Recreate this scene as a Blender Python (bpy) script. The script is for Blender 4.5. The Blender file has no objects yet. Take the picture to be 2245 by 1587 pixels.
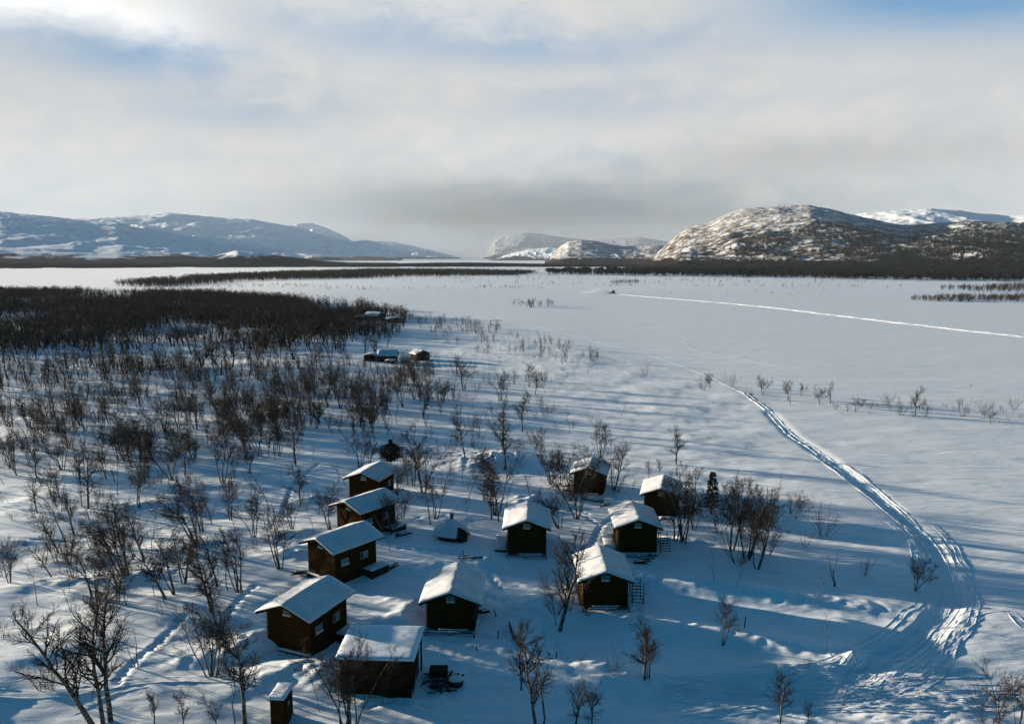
import bpy, math, random
import numpy as np
from math import radians as R, sin, cos, pi
random.seed(7)
C = bpy.context.scene
COL = C.collection
# ------------------------------------------------------------------ camera
F = 1713.0; P = 0.13273; CZ = 30.4
cam = bpy.data.objects.new('camera', bpy.data.cameras.new('camera'))
COL.objects.link(cam); C.camera = cam
cam.location = (0, 0, CZ); cam.rotation_euler = (pi/2 - P, 0, 0)
cam.data.sensor_width = 36; cam.data.lens = 36*F/2245
cam.data.clip_start = .5; cam.data.clip_end = 60000
# ------------------------------------------------------------------ exposure
C.view_settings.view_transform = 'Standard'; C.view_settings.look = 'None'
C.view_settings.exposure = 1.5; C.view_settings.gamma = 1
EXP = 2**1.5
# ------------------------------------------------------------------ sun
SUN_AZ = R(-66); SUN_EL = R(7.3)          # azimuth from +Y, clockwise positive
S = bpy.data.objects.new('sun', bpy.data.lights.new('sun', 'SUN')); COL.objects.link(S)
S.data.energy = 5.0; S.data.angle = R(.6); S.data.color = (1, .85, .655)
S.rotation_euler = (pi/2 - SUN_EL, 0, -SUN_AZ + pi)
# ------------------------------------------------------------------ sky
W = bpy.data.worlds.new('World'); C.world = W; W.use_nodes = True
nt = W.node_tree; nt.nodes.clear()
def N(t, **k):
    n = nt.nodes.new(t)
    for a, b in k.items(): setattr(n, a, b)
    return n
def setin(n, i, v):
    if hasattr(v, 'links') or isinstance(v, bpy.types.NodeSocket): nt.links.new(v, n.inputs[i])
    elif v is not None: n.inputs[i].default_value = v
def M(op, a, b=None, c=None, clamp=False):
    n = N('ShaderNodeMath', operation=op, use_clamp=clamp)
    setin(n, 0, a); setin(n, 1, b); setin(n, 2, c)
    return n.outputs[0]
def MIX(f, a, b):
    n = N('ShaderNodeMix', data_type='RGBA')
    setin(n, 0, f); setin(n, 6, a); setin(n, 7, b)
    return n.outputs[2]
def MR(v, a, b, c=0, d=1, smooth=True):
    n = N('ShaderNodeMapRange', interpolation_type='SMOOTHSTEP' if smooth else 'LINEAR')
    for i, x in enumerate((v, a, b, c, d)): setin(n, i, x)
    return n.outputs[0]
def NOISE(vec, scale, detail=4, rough=.5, dist=0):
    n = N('ShaderNodeTexNoise'); setin(n, 'Vector', vec)
    n.inputs['Scale'].default_value = scale; n.inputs['Detail'].default_value = detail
    n.inputs['Roughness'].default_value = rough; n.inputs['Distortion'].default_value = dist
    return n.outputs['Fac']
def XYZ(x, y, z):
    n = N('ShaderNodeCombineXYZ'); setin(n, 0, x); setin(n, 1, y); setin(n, 2, z); return n.outputs[0]
def build_world():
    sky = N('ShaderNodeTexSky', sky_type='NISHITA', sun_disc=False)
    sky.sun_elevation = SUN_EL; sky.sun_rotation = SUN_AZ
    sky.altitude = 500; sky.air_density = 1.0; sky.dust_density = .6; sky.ozone_density = 3.5
    tc = N('ShaderNodeTexCoord')
    sp = N('ShaderNodeSeparateXYZ'); nt.links.new(tc.outputs['Generated'], sp.inputs[0])
    az = M('MULTIPLY', M('ARCTAN2', sp.outputs[0], sp.outputs[1]), 57.2958)
    el = M('MULTIPLY', M('ARCSINE', sp.outputs[2]), 57.2958)
    v1 = XYZ(M('MULTIPLY', az, .05), M('MULTIPLY', el, .16), 0)
    v2 = XYZ(M('MULTIPLY', az, .16), M('MULTIPLY', el, .32), 3.3)
    n1 = NOISE(v1, 1.3, 5, .55, .6); n2 = NOISE(v2, 1.6, 7, .6, .4)
    wa = M('ADD', az, M('MULTIPLY', M('SUBTRACT', n2, .5), 7)); we = M('ADD', el, M('MULTIPLY', M('SUBTRACT', n1, .5), 1.6))
    we = M('ADD', we, M('MULTIPLY', M('SUBTRACT', n2, .5), 2))
    def blob(a, e, sa, se):
        x = M('DIVIDE', M('SUBTRACT', wa, a), sa); y = M('DIVIDE', M('SUBTRACT', we, e), se)
        return M('EXPONENT', M('MULTIPLY', M('ADD', M('MULTIPLY', x, x), M('MULTIPLY', y, y)), -1))
    def acc(lst):
        o = None
        for w, a in lst:
            t = M('MULTIPLY', blob(*a), w); o = t if o is None else M('ADD', o, t)
        return o
    # cloud cover: thick veil, torn open at some places
    hole = acc([(1.2, (36, 18, 10, 4.5)), (.5, (-25, 12.4, 6, 1.5)), (.22, (6, 10.5, 8, 1.2)), (.5, (24, 16.5, 10, 2.5)),
                (.35, (2, 14, 12, 1.2)), (.35, (-10, 15.5, 9, 1.4)), (.3, (-18, 9.5, 7, 1.2)), (.4,(-36,14,5,2.5)), (.12,(3,6.8,6,.9))])
    cover = M('SUBTRACT', M('ADD', .90, M('MULTIPLY', M('SUBTRACT', n2, .5), .75)), M('MULTIPLY', hole, 1.25), clamp=True)
    high = M('MULTIPLY', MR(el, 17, 22, 1, .0), MR(M('ABSOLUTE', az), 38, 52, 1, 0))
    cover = M('MULTIPLY', cover, high)
    # brightness of the veil
    br = M('ADD', .69, M('MULTIPLY', M('SUBTRACT', n1, .5), .15))
    br = M('ADD', br, acc([(.6, (-31, 15.6, 6.5, 1.9)), (.28, (-23, 14.3, 3.5, 1.6)), (.08, (-30, 5, 18, 4)), (.08, (0, 7, 14, 2)),
                           (.1, (-8, 16, 14, 3)), (-.22, (1, 3.8, 14, 2.2)), (-.36, (4, 1.0, 20, 2.6)), (-.16, (10, 3.6, 26, 2.6)), (-.10, (-6, 2.0, 12, 2.0)), (-.13, (22, 6.8, 13, 1.2)), (.05, (28, 4.5, 8, 1.3)), (-.12, (16, 2.2, 9, 1.2))]))
    warm = MR(el, 2, 8)
    cc = MIX(warm, (.95, .99, 1.0, 1), (1.0, .98, .945, 1))
    vm = N('ShaderNodeVectorMath', operation='SCALE'); nt.links.new(cc, vm.inputs[0]); nt.links.new(M('DIVIDE', br, EXP), vm.inputs['Scale'])
    # blue air between clouds: Nishita
    sk = N('ShaderNodeVectorMath', operation='MULTIPLY'); nt.links.new(sky.outputs[0], sk.inputs[0])
    sk.inputs[1].default_value = (SKY_STRENGTH*.02, SKY_STRENGTH*.70, SKY_STRENGTH*.78)
    front = M('MULTIPLY', MR(el, 18, 26, 1, 0), MR(M('ABSOLUTE', az), 40, 55, 1, 0))
    low = MIX(front, sk.outputs[0], (.17/EXP, .36/EXP, .60/EXP, 1))      # brighter, milkier blue low above the horizon
    out = MIX(cover, low, vm.outputs[0])
    bg = N('ShaderNodeBackground'); nt.links.new(out, bg.inputs[0]); bg.inputs[1].default_value = 1
    o = N('ShaderNodeOutputWorld'); nt.links.new(bg.outputs[0], o.inputs[0])
SKY_STRENGTH = .055
build_world()
C.cycles.max_bounces = 5; C.cycles.diffuse_bounces = 3; C.cycles.volume_bounces = 0
C.cycles.transparent_max_bounces = 4; C.cycles.use_denoising = True
# ------------------------------------------------------------------ noise and terrain
def vnoise(x, y, seed=0):
    xi = np.floor(x).astype(np.int64); yi = np.floor(y).astype(np.int64)
    fx = x-xi; fy = y-yi
    fx = fx*fx*fx*(fx*(fx*6-15)+10); fy = fy*fy*fy*(fy*(fy*6-15)+10)
    def h(a, b):
        n = (a*374761393 + b*668265263 + seed*974634777) & 0xffffffff
        n = ((n ^ (n >> 13))*1274126177) & 0xffffffff
        n = n ^ (n >> 16)
        return (n & 0xffff)/65535.0*2-1
    return (h(xi, yi)*(1-fx)+h(xi+1, yi)*fx)*(1-fy)+(h(xi, yi+1)*(1-fx)+h(xi+1, yi+1)*fx)*fy
def fbm(x, y, o=4, g=.5, seed=0):
    s = 0; a = 1
    for i in range(o):
        s = s+a*vnoise(x, y, seed+i); x = x*2.03+11.1; y = y*2.03+5.7; a *= g
    return s
def ray(px, py):
    u = (px-1122.5)/F; v = (py-793.5)/F
    return np.array([u, cos(P)-v*sin(P), -(sin(P)+v*cos(P))])
def flat(px, py, z=-.8):
    d = ray(px, py); t = (CZ-z)/-d[2]
    return d[0]*t, d[1]*t
def topx(x, y, z):
    dz = z-CZ; zc = y*cos(P)-dz*sin(P); yc = -(dz*cos(P)+y*sin(P)); zc = np.maximum(zc, .5)
    return 1122.5+x/zc*F, 793.5+yc/zc*F
def sstep(a, b, x):
    t = np.clip((x-a)/(b-a), 0, 1); return t*t*(3-2*t)
CAB = [ # x, y, z, yaw, length scale, width scale
 (-18.418, 99.626, -.53, -.284, .988, .984), (-16.207, 83.921, .58, -.651, .998, .972), (-16.168, 71.405, 1.04, -.676, .992, .968),
 (-16.04, 58.144, .93, -.390, .965, .953), (-4.908, 62.975, -.08, -.036, 1.014, .962), (1.597, 79.682, .17, -.034, 1.014, .947),
 (8.196, 67.932, -.39, 0, 1.021, .951), (13.101, 80.519, -.04, -.019, 1.014, .959), (18.572, 93.717, -.76, -.243, 1.006, .953),
 (10.726, 103.641, -.94, -.205, .983, .962)]
CTRL = [(c[0], c[1], c[2]) for c in CAB]+[(-9.3, 52, .45), (-15, 49, .2), (-6.3, 81, .1)]
_m = []
for px, py, rx, ry, h, rot in [(1175,1335,2.2,2.6,.75,0),(592,1422,2.6,1.6,1.0,.3),(1345,1482,3.0,2.2,1.0,0),(1060,1238,3.2,1.8,.6,0),
    (1868,1446,.9,.6,.55,0),(1075,1003,6.5,4.5,1.1,.2),(1165,1090,3.2,2.4,1.0,0),(900,1248,4,1.5,.3,.2),(895,1330,3,1.6,.45,0),
    (835,1378,1.6,1.2,.5,0),(1500,1272,6,1.3,.55,-.25),(1640,1300,7,1.4,.6,-.25),(1800,1320,6,1.5,.45,-.25),(1500,1372,7,1.5,.45,-.3),
    (1700,1410,7,1.6,.4,-.3),(960,1140,5,2.5,.45,0),(640,1222,2.5,1.6,.6,0),(700,1205,2,1.3,.4,0),(1160,1180,2.2,2.,.5,0),(890,1370,1.4,2.4,.7,0),
    (1215,1340,1.6,1.6,.4,0),(440,1460,4,1.8,.35,.3),(300,1270,5,2,.5,.2),(110,1290,5,2,.5,.2),(300,1120,6,2,.5,.1),(640,1180,3,2,.4,.3),
    (690,1090,2.5,1.6,.6,.5),(1590,1085,3,1.8,.4,0),(1480,1180,3,1.6,.4,0),(1400,1262,1.2,1.8,.5,0),(620,1490,3,1.4,.45,.4),(700,1500,2,1.6,.5,0),(1700,1470,3,1.5,.45,0)]:
    X, Y = flat(px, py, 0); _m.append((X, Y, rx, ry, h, rot))
SHX = np.array([-900, 0, 500, 700, 900, 1050, 1200, 1330, 1500, 1640, 1750, 2000, 2245, 3200]); SHY = np.array([636, 640, 652, 664, 692, 708, 742, 775, 815, 842, 855, 865, 875, 900])
PATHS = [[(1250,1112),(1285,1128),(1318,1150),(1300,1185),(1283,1210)],[(1445,1228),(1424,1258),(1410,1290),(1395,1340)],[(1050,1300),(1120,1330),(1190,1370),(1240,1440),(1262,1500)],
    [(404,1375),(350,1430),(307,1462),(270,1500),(249,1529)],[(560,1300),(520,1345),(500,1372),(545,1400),(540,1440)],[(402,950),(408,985)],[(190,1195),(30,1190)],
    [(1320,1150),(1350,1120),(1400,1100)],[(880,1210),(960,1215),(1040,1225),(1100,1290)],[(620,1120),(640,1060),(700,1010)],[(1290,1120),(1230,1090)],[(940,1560),(860,1545),(790,1570)]]
PW = []
for p in PATHS:
    pts = []
    for (a, b), (c, d) in zip(p[:-1], p[1:]):
        x0, y0 = flat(a, b, 0); x1, y1 = flat(c, d, 0); n = max(2, int(math.hypot(x1-x0, y1-y0)/.55))
        for i in range(n):
            t = i/n; pts.append((x0+(x1-x0)*t, y0+(y1-y0)*t))
    PW.append(pts)
TRAIL = [(1620,848),(1650,868),(1685,895),(1712,925),(1740,952),(1790,985),(1840,1022),(1890,1062),(1940,1105),(1990,1148),(2022,1178),(2050,1212),(2072,1262),(2085,1310),(2075,1350),(2040,1400),(1985,1442),(1925,1478),(1870,1505)]
TRW = [flat(*p) for p in TRAIL]
def terrain(x, y, fine=True):
    x = np.asarray(x, float); y = np.asarray(y, float)
    D = np.hypot(x, y)
    bgz = .35-1.55*sstep(45, 210, D)-.5*sstep(0, 60, x)*(1-sstep(250, 600, D))+.5*sstep(0, -60, x)*(1-sstep(160, 420, D))
    w = .05; s = bgz*.05
    near = D < 260
    for cx, cy, cz in CTRL:
        e = np.exp(-((x-cx)**2+(y-cy)**2)/110.); w = w+e; s = s+e*cz
    z = s/w
    px, py = topx(x, y, z)
    sh = np.interp(px, SHX, SHY)
    land = sstep(-14, 26, py-sh)
    land = np.where(y < 5, 1, land)
    rt = sstep(1500, 1800, px)*sstep(1250, 1150, py)
    amp = land*(1-.6*rt)
    far = 1-sstep(200, 900, D)
    left = .55+.9*sstep(900, 500, px)
    z = z+amp*left*(.30*fbm(x/11., y/9., 2, .5, 3)+.09*fbm(x/4.2, y/3., 2, .5, 9)*far)
    z = z+(.1+.9*amp)*(.035*fbm(x/2.2, y/1.1, 2, .5, 15))*far
    z = z+(1-land)*.05*fbm(x/30., y/14., 2, .5, 22)
    if fine:
        for X, Y, rx, ry, h, rot in _m:
            dx = x-X; dy = y-Y; c, t = cos(rot), sin(rot); a = (dx*c+dy*t)/rx; b = (-dx*t+dy*c)/ry
            q = a*a+b*b
            z = z+np.where(q < 9, h*np.exp(-q)*(1+.25*vnoise(x*1.3, y*1.3, 31)), 0)
        nd = (D < 170)
        if nd.any():
            xs = x[nd]; ys = y[nd]; zs = np.zeros_like(xs); trd = np.full_like(xs, 99.)
            for pts in PW:
                a = np.array(pts); bb = (xs > a[:, 0].min()-1) & (xs < a[:, 0].max()+1) & (ys > a[:, 1].min()-1) & (ys < a[:, 1].max()+1)
                if not bb.any(): continue
                xb = xs[bb]; yb = ys[bb]; zz = np.zeros_like(xb); dm = np.full_like(xb, 99.)
                for i, (qx, qy) in enumerate(pts):
                    o = .14*(1 if i % 2 else -1)
                    zz = zz-.17*np.exp(-(((xb-qx-o)**2+(yb-qy-o*.4)**2)/.035)); dm = np.minimum(dm, (xb-qx)**2+(yb-qy)**2)
                zz = zz-.07*np.exp(-dm/.12)+.02*np.exp(-(np.sqrt(dm)-.6)**2/.04)
                zs[bb] = zs[bb]+zz
            for (ax_, ay_), (bx_, by_) in zip(TRW[:-1], TRW[1:]):
                bb = (xs > min(ax_, bx_)-4) & (xs < max(ax_, bx_)+4) & (ys > min(ay_, by_)-4) & (ys < max(ay_, by_)+4)
                if not bb.any(): continue
                vx, vy = bx_-ax_, by_-ay_; q = np.clip(((xs[bb]-ax_)*vx+(ys[bb]-ay_)*vy)/(vx*vx+vy*vy), 0, 1)
                trd[bb] = np.minimum(trd[bb], np.hypot(xs[bb]-ax_-q*vx, ys[bb]-ay_-q*vy))
            zs = zs-.20*np.exp(-(trd/1.15)**4)
            # churned ground bottom right and trampled yard
            pxn, pyn = px[nd], py[nd]
            ch = sstep(1330, 1560, pxn)*sstep(1495, 1530, pyn)
            zs = zs+ch*(.045*fbm(xs*.9+ys*.8, (ys-xs*.3)*2.8, 3, .6, 41))
            yard = np.exp(-((xs-1)**2/160+(ys-60)**2/130))
            zs = zs+yard*.055*fbm(xs*1.5, ys*1.5, 3, .6, 51)
            z = z.copy(); z[nd] = z[nd]+zs
    return z
def tz(x, y): return float(terrain(np.array([x]), np.array([y]))[0])
def G(px, py):
    z = 0
    for _ in range(5):
        x, y = flat(px, py, z); z = tz(x, y)
    return x, y, z
# ------------------------------------------------------------------ materials
def mat(name, rough=.8, spec=.3):
    global nt
    m = bpy.data.materials.new(name); m.use_nodes = True; nt = m.node_tree
    b = nt.nodes['Principled BSDF']; b.inputs['Roughness'].default_value = rough
    b.inputs['Specular IOR Level'].default_value = spec
    return m, b
def OBJ():
    return N('ShaderNodeTexCoord').outputs['Object']
def MAP(v, s, r=(0, 0, 0)):
    n = N('ShaderNodeMapping'); nt.links.new(v, n.inputs[0]); n.inputs['Scale'].default_value = s; n.inputs['Rotation'].default_value = r
    return n.outputs[0]
def BUMP(h, st, dist, prev=None):
    n = N('ShaderNodeBump'); n.inputs['Strength'].default_value = st; n.inputs['Distance'].default_value = dist
    nt.links.new(h, n.inputs['Height'])
    if prev: nt.links.new(prev, n.inputs['Normal'])
    return n.outputs[0]
def L(a, b): nt.links.new(a, b)
def snow_mat(name, ground=False, fresh=False):
    m, b = mat(name, .55, .35)
    o = OBJ()
    c = MIX(MR(NOISE(o, .35, 4), .35, .65), (.77, .82, .86, 1), (.83, .865, .89, 1))
    L(c, b.inputs['Base Color'])
    if ground:
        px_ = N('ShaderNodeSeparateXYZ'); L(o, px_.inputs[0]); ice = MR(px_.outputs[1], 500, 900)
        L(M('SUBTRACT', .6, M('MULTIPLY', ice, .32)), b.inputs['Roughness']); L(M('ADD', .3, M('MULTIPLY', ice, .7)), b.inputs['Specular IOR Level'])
        glare = M('MULTIPLY', ice, MR(M('DIVIDE', px_.outputs[0], M('MAXIMUM', px_.outputs[1], 1)), -.08, -.42)); L(M('MULTIPLY', glare, .09), b.inputs['Sheen Weight']); b.inputs['Sheen Roughness'].default_value = .5
        L(MIX(glare, c, (.88, .87, .85, 1)), b.inputs['Base Color'])  # sunward glare of the left lake put into sheen and a paler colour
        geo = N('ShaderNodeNewGeometry')
        sas = NOISE(MAP(o, (.35, 1.5, 1), (0, 0, R(-18))), 1.0, 5, .55, .8)
        wide = NOISE(MAP(o, (.05, .16, 1), (0, 0, R(-12))), 1.0, 5, .55, .6)
        fine = NOISE(o, 7, 5, .65)
        br = BUMP(wide, .35, .6); br = BUMP(sas, .55, .10, br); br = BUMP(fine, .45, .03, br)
        # paler tone of the left lake above is painted glare
    else:
        if not fresh: L(MIX(MR(NOISE(o, .8, 4), .35, .65), (.57, .59, .62, 1), (.65, .655, .66, 1)), b.inputs['Base Color'])
        br = BUMP(NOISE(o, 1.6, 3), .35, .05); br = BUMP(NOISE(o, 14, 4), .5, .012, br)
    L(br, b.inputs['Normal'])
    return m
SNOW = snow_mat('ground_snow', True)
RSNOW = snow_mat('roof_snow')
def wood(name, c1, c2, pitch=.14, vertical=False):
    m, b = mat(name, .95, .04)
    o = OBJ(); w = N('ShaderNodeTexWave', wave_type='BANDS', bands_direction='X' if vertical else 'Z', wave_profile='SAW')
    L(o, w.inputs[0]); w.inputs['Scale'].default_value = .314/pitch
    w.inputs['Distortion'].default_value = 0
    n = NOISE(MAP(o, (3, 3, 14) if not vertical else (14, 14, 3)), 1, 4, .6)
    f = M('MULTIPLY', n, M('ADD', .65, M('MULTIPLY', w.outputs['Fac'], .35)))
    L(MIX(MR(f, .2, .7), c1, c2), b.inputs['Base Color'])
    L(BUMP(w.outputs['Fac'], .8, .02), b.inputs['Normal'])
    return m
WALL = wood('brown_stained_board', (.014, .006, .0015, 1), (.075, .032, .006, 1))
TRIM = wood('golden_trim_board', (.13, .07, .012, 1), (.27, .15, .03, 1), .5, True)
DARK = wood('dark_weathered_wood', (.02, .014, .009, 1), (.06, .042, .026, 1), .2)
LOG = wood('red_brown_log', (.05, .02, .012, 1), (.12, .05, .03, 1), .22)
def simple(name, col, rough=.8, spec=.3, metal=0, ns=3, var=.35):
    m, b = mat(name, rough, spec); o = OBJ()
    L(MIX(NOISE(o, ns, 4), tuple(c*(1-var) for c in col)+(1,), tuple(c*(1+var) for c in col)+(1,)), b.inputs['Base Color'])
    b.inputs['Metallic'].default_value = metal
    return m
GLASS = simple('window_pane', (.16, .23, .27), .12, .8, 0, 2, .2)  # reflection of snow and sky painted in as a grey-blue base
FRAME = simple('window_frame', (.30, .24, .14), .6)
METAL = simple('dark_metal', (.06, .06, .065), .45, .5, .7)
STEEL = simple('grey_steel', (.3, .31, .32), .4, .5, .8)
TWIG = simple('birch_twig', (.026, .021, .018), .9, .1, 0, 2, .4)
TWIGR = simple('willow_twig', (.055, .03, .02), .9, .1, 0, 2, .4)
TWIGFAR = simple('far_birch_twig', (.034, .024, .018), .9, .1, 0, .05, .4)
def bark():
    m, b = mat('birch_bark', .8, .2); o = OBJ()
    n = NOISE(MAP(o, (6, 6, 16)), 1, 3, .6)
    L(MIX(MR(n, .42, .62), (.03, .025, .022, 1), (.2, .175, .15, 1)), b.inputs['Base Color'])
    return m
BARK = bark()
NEEDLE = simple('pine_needle', (.022, .035, .018), .85, .15, 0, 1.2, .5)
NEEDLEF = simple('far_needle', (.012, .018, .014), .9, .1, 0, .03, .5)
PBARK = simple('pine_bark', (.09, .055, .035), .9, .1, 0, 5, .4)
JUNK = simple('dark_scrap', (.03, .028, .022), .8, .2, 0, 4, .6)
# ------------------------------------------------------------------ mesh helpers
def link(name, me, m, parent=None, smooth=False):
    if m is not None: me.materials.append(m)
    if smooth: me.polygons.foreach_set('use_smooth', [True]*len(me.polygons))
    o = bpy.data.objects.new(name, me); COL.objects.link(o)
    if parent is not None: o.parent = parent
    return o
def npmesh(name, V, Fc):
    me = bpy.data.meshes.new(name)
    V = np.asarray(V, np.float32); Fc = np.asarray(Fc, np.int32); n = Fc.shape[1]
    me.vertices.add(len(V)); me.vertices.foreach_set('co', V.ravel())
    me.loops.add(Fc.size); me.loops.foreach_set('vertex_index', Fc.ravel())
    me.polygons.add(len(Fc)); me.polygons.foreach_set('loop_start', np.arange(0, Fc.size, n, dtype=np.int32))
    me.polygons.foreach_set('loop_total', np.full(len(Fc), n, np.int32))
    me.update(); me.validate()
    return me
class MB:
    def __init__(s): s.v = []; s.f = []
    def add(s, vs, fs):
        k = len(s.v); s.v += [tuple(v) for v in vs]; s.f += [tuple(i+k for i in f) for f in fs]; return s
    def box(s, x0, x1, y0, y1, z0, z1):
        return s.add([(x, y, z) for z in (z0, z1) for y in (y0, y1) for x in (x0, x1)],
                     [(0, 2, 3, 1), (4, 5, 7, 6), (0, 1, 5, 4), (2, 6, 7, 3), (0, 4, 6, 2), (1, 3, 7, 5)])
    def bar(s, p, q, w, h=None):
        h = h or w; p = np.array(p, float); q = np.array(q, float); d = q-p; d /= np.linalg.norm(d)+1e-9
        up = np.array([0, 0, 1.]) if abs(d[2]) < .9 else np.array([1., 0, 0]); a = np.cross(d, up); a /= np.linalg.norm(a); b = np.cross(a, d)
        vs = [e+a*i*w/2+b*j*h/2 for e in (p, q) for j in (-1, 1) for i in (-1, 1)]
        return s.add(vs, [(0, 2, 3, 1), (4, 5, 7, 6), (0, 1, 5, 4), (2, 6, 7, 3), (0, 4, 6, 2), (1, 3, 7, 5)])
    def rod(s, p, q, r0, r1=None, n=8):
        r1 = r0 if r1 is None else r1; p = np.array(p, float); q = np.array(q, float); d = q-p; d /= np.linalg.norm(d)+1e-9
        up = np.array([0, 0, 1.]) if abs(d[2]) < .9 else np.array([1., 0, 0]); a = np.cross(d, up); a /= np.linalg.norm(a); b = np.cross(a, d)
        vs = [e+(a*cos(2*pi*k/n)+b*sin(2*pi*k/n))*r for e, r in ((p, r0), (q, r1)) for k in range(n)]
        return s.add(vs, [(k, (k+1) % n, n+(k+1) % n, n+k) for k in range(n)]+[tuple(range(n-1, -1, -1)), tuple(range(n, 2*n))])
    def go(s, name, m, parent=None, smooth=False):
        me = bpy.data.meshes.new(name); me.from_pydata(s.v, [], s.f); me.update()
        return link(name, me, m, parent, smooth)
def tag(o, label=None, cat=None, group=None, kind=None):
    if label: o['label'] = label
    if cat: o['category'] = cat
    if group: o['group'] = group
    if kind: o['kind'] = kind
    return o
def thing(name, loc, rz, label, cat, group=None):
    o = bpy.data.objects.new(name, None); COL.objects.link(o); o.location = loc; o.rotation_euler = (0, 0, rz); o.empty_display_size = .3
    return tag(o, label, cat, group)
def snowslab(name, parent, x0, x1, y0, y1, zf, t, m=RSNOW, edge=.13, seed=0, nx=26, ny=30, lump=.03, skirt=.05):
    """snow lying over the surface z = zf(x): rounded rim, soft lumps, closed underneath"""
    us = np.linspace(0, 1, nx); vs = np.linspace(0, 1, ny)
    us = .5-.5*np.cos(us*pi)*(1-.35*np.sin(us*pi)); vs = .5-.5*np.cos(vs*pi)*(1-.35*np.sin(vs*pi))
    if x0 == -x1: us = np.sort(np.append(us, .5)) if nx % 2 == 0 else us
    nx = len(us); X, Y = np.meshgrid(x0+(x1-x0)*us, y0+(y1-y0)*vs)
    d = np.minimum(np.minimum(X-x0, x1-X), np.minimum(Y-y0, y1-Y))
    h = t*(1-np.exp(-d/edge))+lump*fbm(X*1.1+seed*7.3, Y*1.1+seed*3.1, 3, .5, 60)*(1-np.exp(-d/.3))
    Z = zf(X)+h+skirt; xo = X+.02*fbm(Y*2.2+seed, X*0+.5, 2, .5, 61)*(d < .01)
    top = np.stack([xo, Y, Z], -1).reshape(-1, 3); bot = np.stack([xo, Y, zf(X)+.006], -1).reshape(-1, 3)
    i = np.arange(nx*ny).reshape(ny, nx)
    q = np.stack([i[:-1, :-1], i[:-1, 1:], i[1:, 1:], i[1:, :-1]], -1).reshape(-1, 4); n = nx*ny
    fs = [q, q[:, ::-1]+n]
    rim = np.concatenate([i[0, :], i[1:, -1], i[-1, -2::-1], i[-2:0:-1, 0]]); r2 = np.roll(rim, -1)
    fs.append(np.stack([rim+n, r2+n, r2, rim], -1))
    return link(name, npmesh(name, np.concatenate([top, bot]), np.concatenate(fs)), m, parent, True)
# ------------------------------------------------------------------ ground
def axis(lo, hi, step, outlo, outhi, g):
    a = list(np.arange(lo, hi, step)); s = step
    while a[-1] < outhi: s *= g; a.append(a[-1]+s)
    s = step; b = [lo]
    while b[-1] > outlo: s *= g; b.append(b[-1]-s)
    return np.array(b[:0:-1]+a)
xs = axis(-36, 40, .17, -26000, 26000, 1.045); ys = axis(36, 106, .17, -400, 30000, 1.022)
X, Y = np.meshgrid(xs, ys)
Z = terrain(X, Y)
def grid_faces(ny, nx):
    i = np.arange(nx*ny).reshape(ny, nx)
    return np.stack([i[:-1, :-1], i[:-1, 1:], i[1:, 1:], i[1:, :-1]], -1).reshape(-1, 4)
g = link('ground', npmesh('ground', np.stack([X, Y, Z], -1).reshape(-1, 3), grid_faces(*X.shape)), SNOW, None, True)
g['kind'] = 'structure'
# ------------------------------------------------------------------ snow tracks (ribbons with berms and ruts)
TV = []; TF = []; TN = 0
def catmull(pts, step):
    pts = [pts[0]]+list(pts)+[pts[-1]]; out = []
    for i in range(1, len(pts)-2):
        p0, p1, p2, p3 = (np.array(pts[j], float) for j in (i-1, i, i+1, i+2))
        n = max(2, int(np.linalg.norm(p2-p1)/step))
        for k in range(n):
            t = k/n; out.append(.5*((2*p1)+(-p0+p2)*t+(2*p0-5*p1+4*p2-p3)*t*t+(-p0+3*p1-3*p2+p3)*t**3))
    out.append(np.array(pts[-2], float)); return np.array(out)
def track(pxs, half, prof, step=.3, seed=0, wob=.1, rough=.03, taper=True, hs=.6, lat=0.):
    """prof: list of (offset -1..1, height)"""
    global TN
    w = catmull([flat(*p) for p in pxs], step); t = np.gradient(w, axis=0); t /= np.linalg.norm(t, axis=1)[:, None]+1e-9
    nrm = np.stack([t[:, 1], -t[:, 0]], -1)
    s = np.arange(len(w))*step
    o = np.array([a for a, b in prof]); hh = np.array([b for a, b in prof])*hs; rough = rough*hs
    off = lat+wob*fbm(s/6., s*0+seed, 2, .5, 70)
    XX = w[:, 0:1]+nrm[:, 0:1]*(o[None]*half+off[:, None]); YY = w[:, 1:2]+nrm[:, 1:2]*(o[None]*half+off[:, None])
    env = np.minimum(1, np.minimum(s, s[-1]-s)/(3*half+.5)) if taper else np.ones_like(s)
    H = hh[None]*(1+.5*fbm(s[:, None]/1.3+seed*5, o[None]*2.+0*s[:, None], 2, .5, 71))+rough*fbm(s[:, None]*1.7, o[None]*half*2.2+seed+0*s[:, None], 3, .6, 72)*(np.abs(o)[None] < .99)
    H = np.maximum(H, .012)*env[:, None]+(-.06)*(np.abs(o)[None] > .99)
    ZZ = terrain(XX, YY)+H-.03*(1-env[:, None])
    TV.append(np.stack([XX, YY, ZZ], -1).reshape(-1, 3)); TF.append(grid_faces(*XX.shape)+TN); TN += XX.size
MAIN = [(-1, 0), (-.93, .10), (-.85, .20), (-.77, .12), (-.68, .03), (-.6, .08), (-.5, .03), (-.4, .02), (-.33, .09), (-.25, .03), (-.1, .02), (0, .10), (.08, .03), (.25, .02), (.34, .09), (.42, .03), (.55, .02), (.63, .07), (.72, .03), (.8, .16), (.88, .22), (.95, .1), (1, 0)]
SKI = [(-1, 0), (-.85, .09), (-.7, .03), (-.45, .02), (-.2, .05), (0, .03), (.2, .05), (.45, .02), (.7, .03), (.85, .10), (1, 0)]
ROAD = [(-1, 0), (-.9, .2), (-.78, .28), (-.62, .15), (-.4, .06), (0, .09), (.4, .06), (.62, .15), (.8, .3), (.92, .15), (1, 0)]
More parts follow.
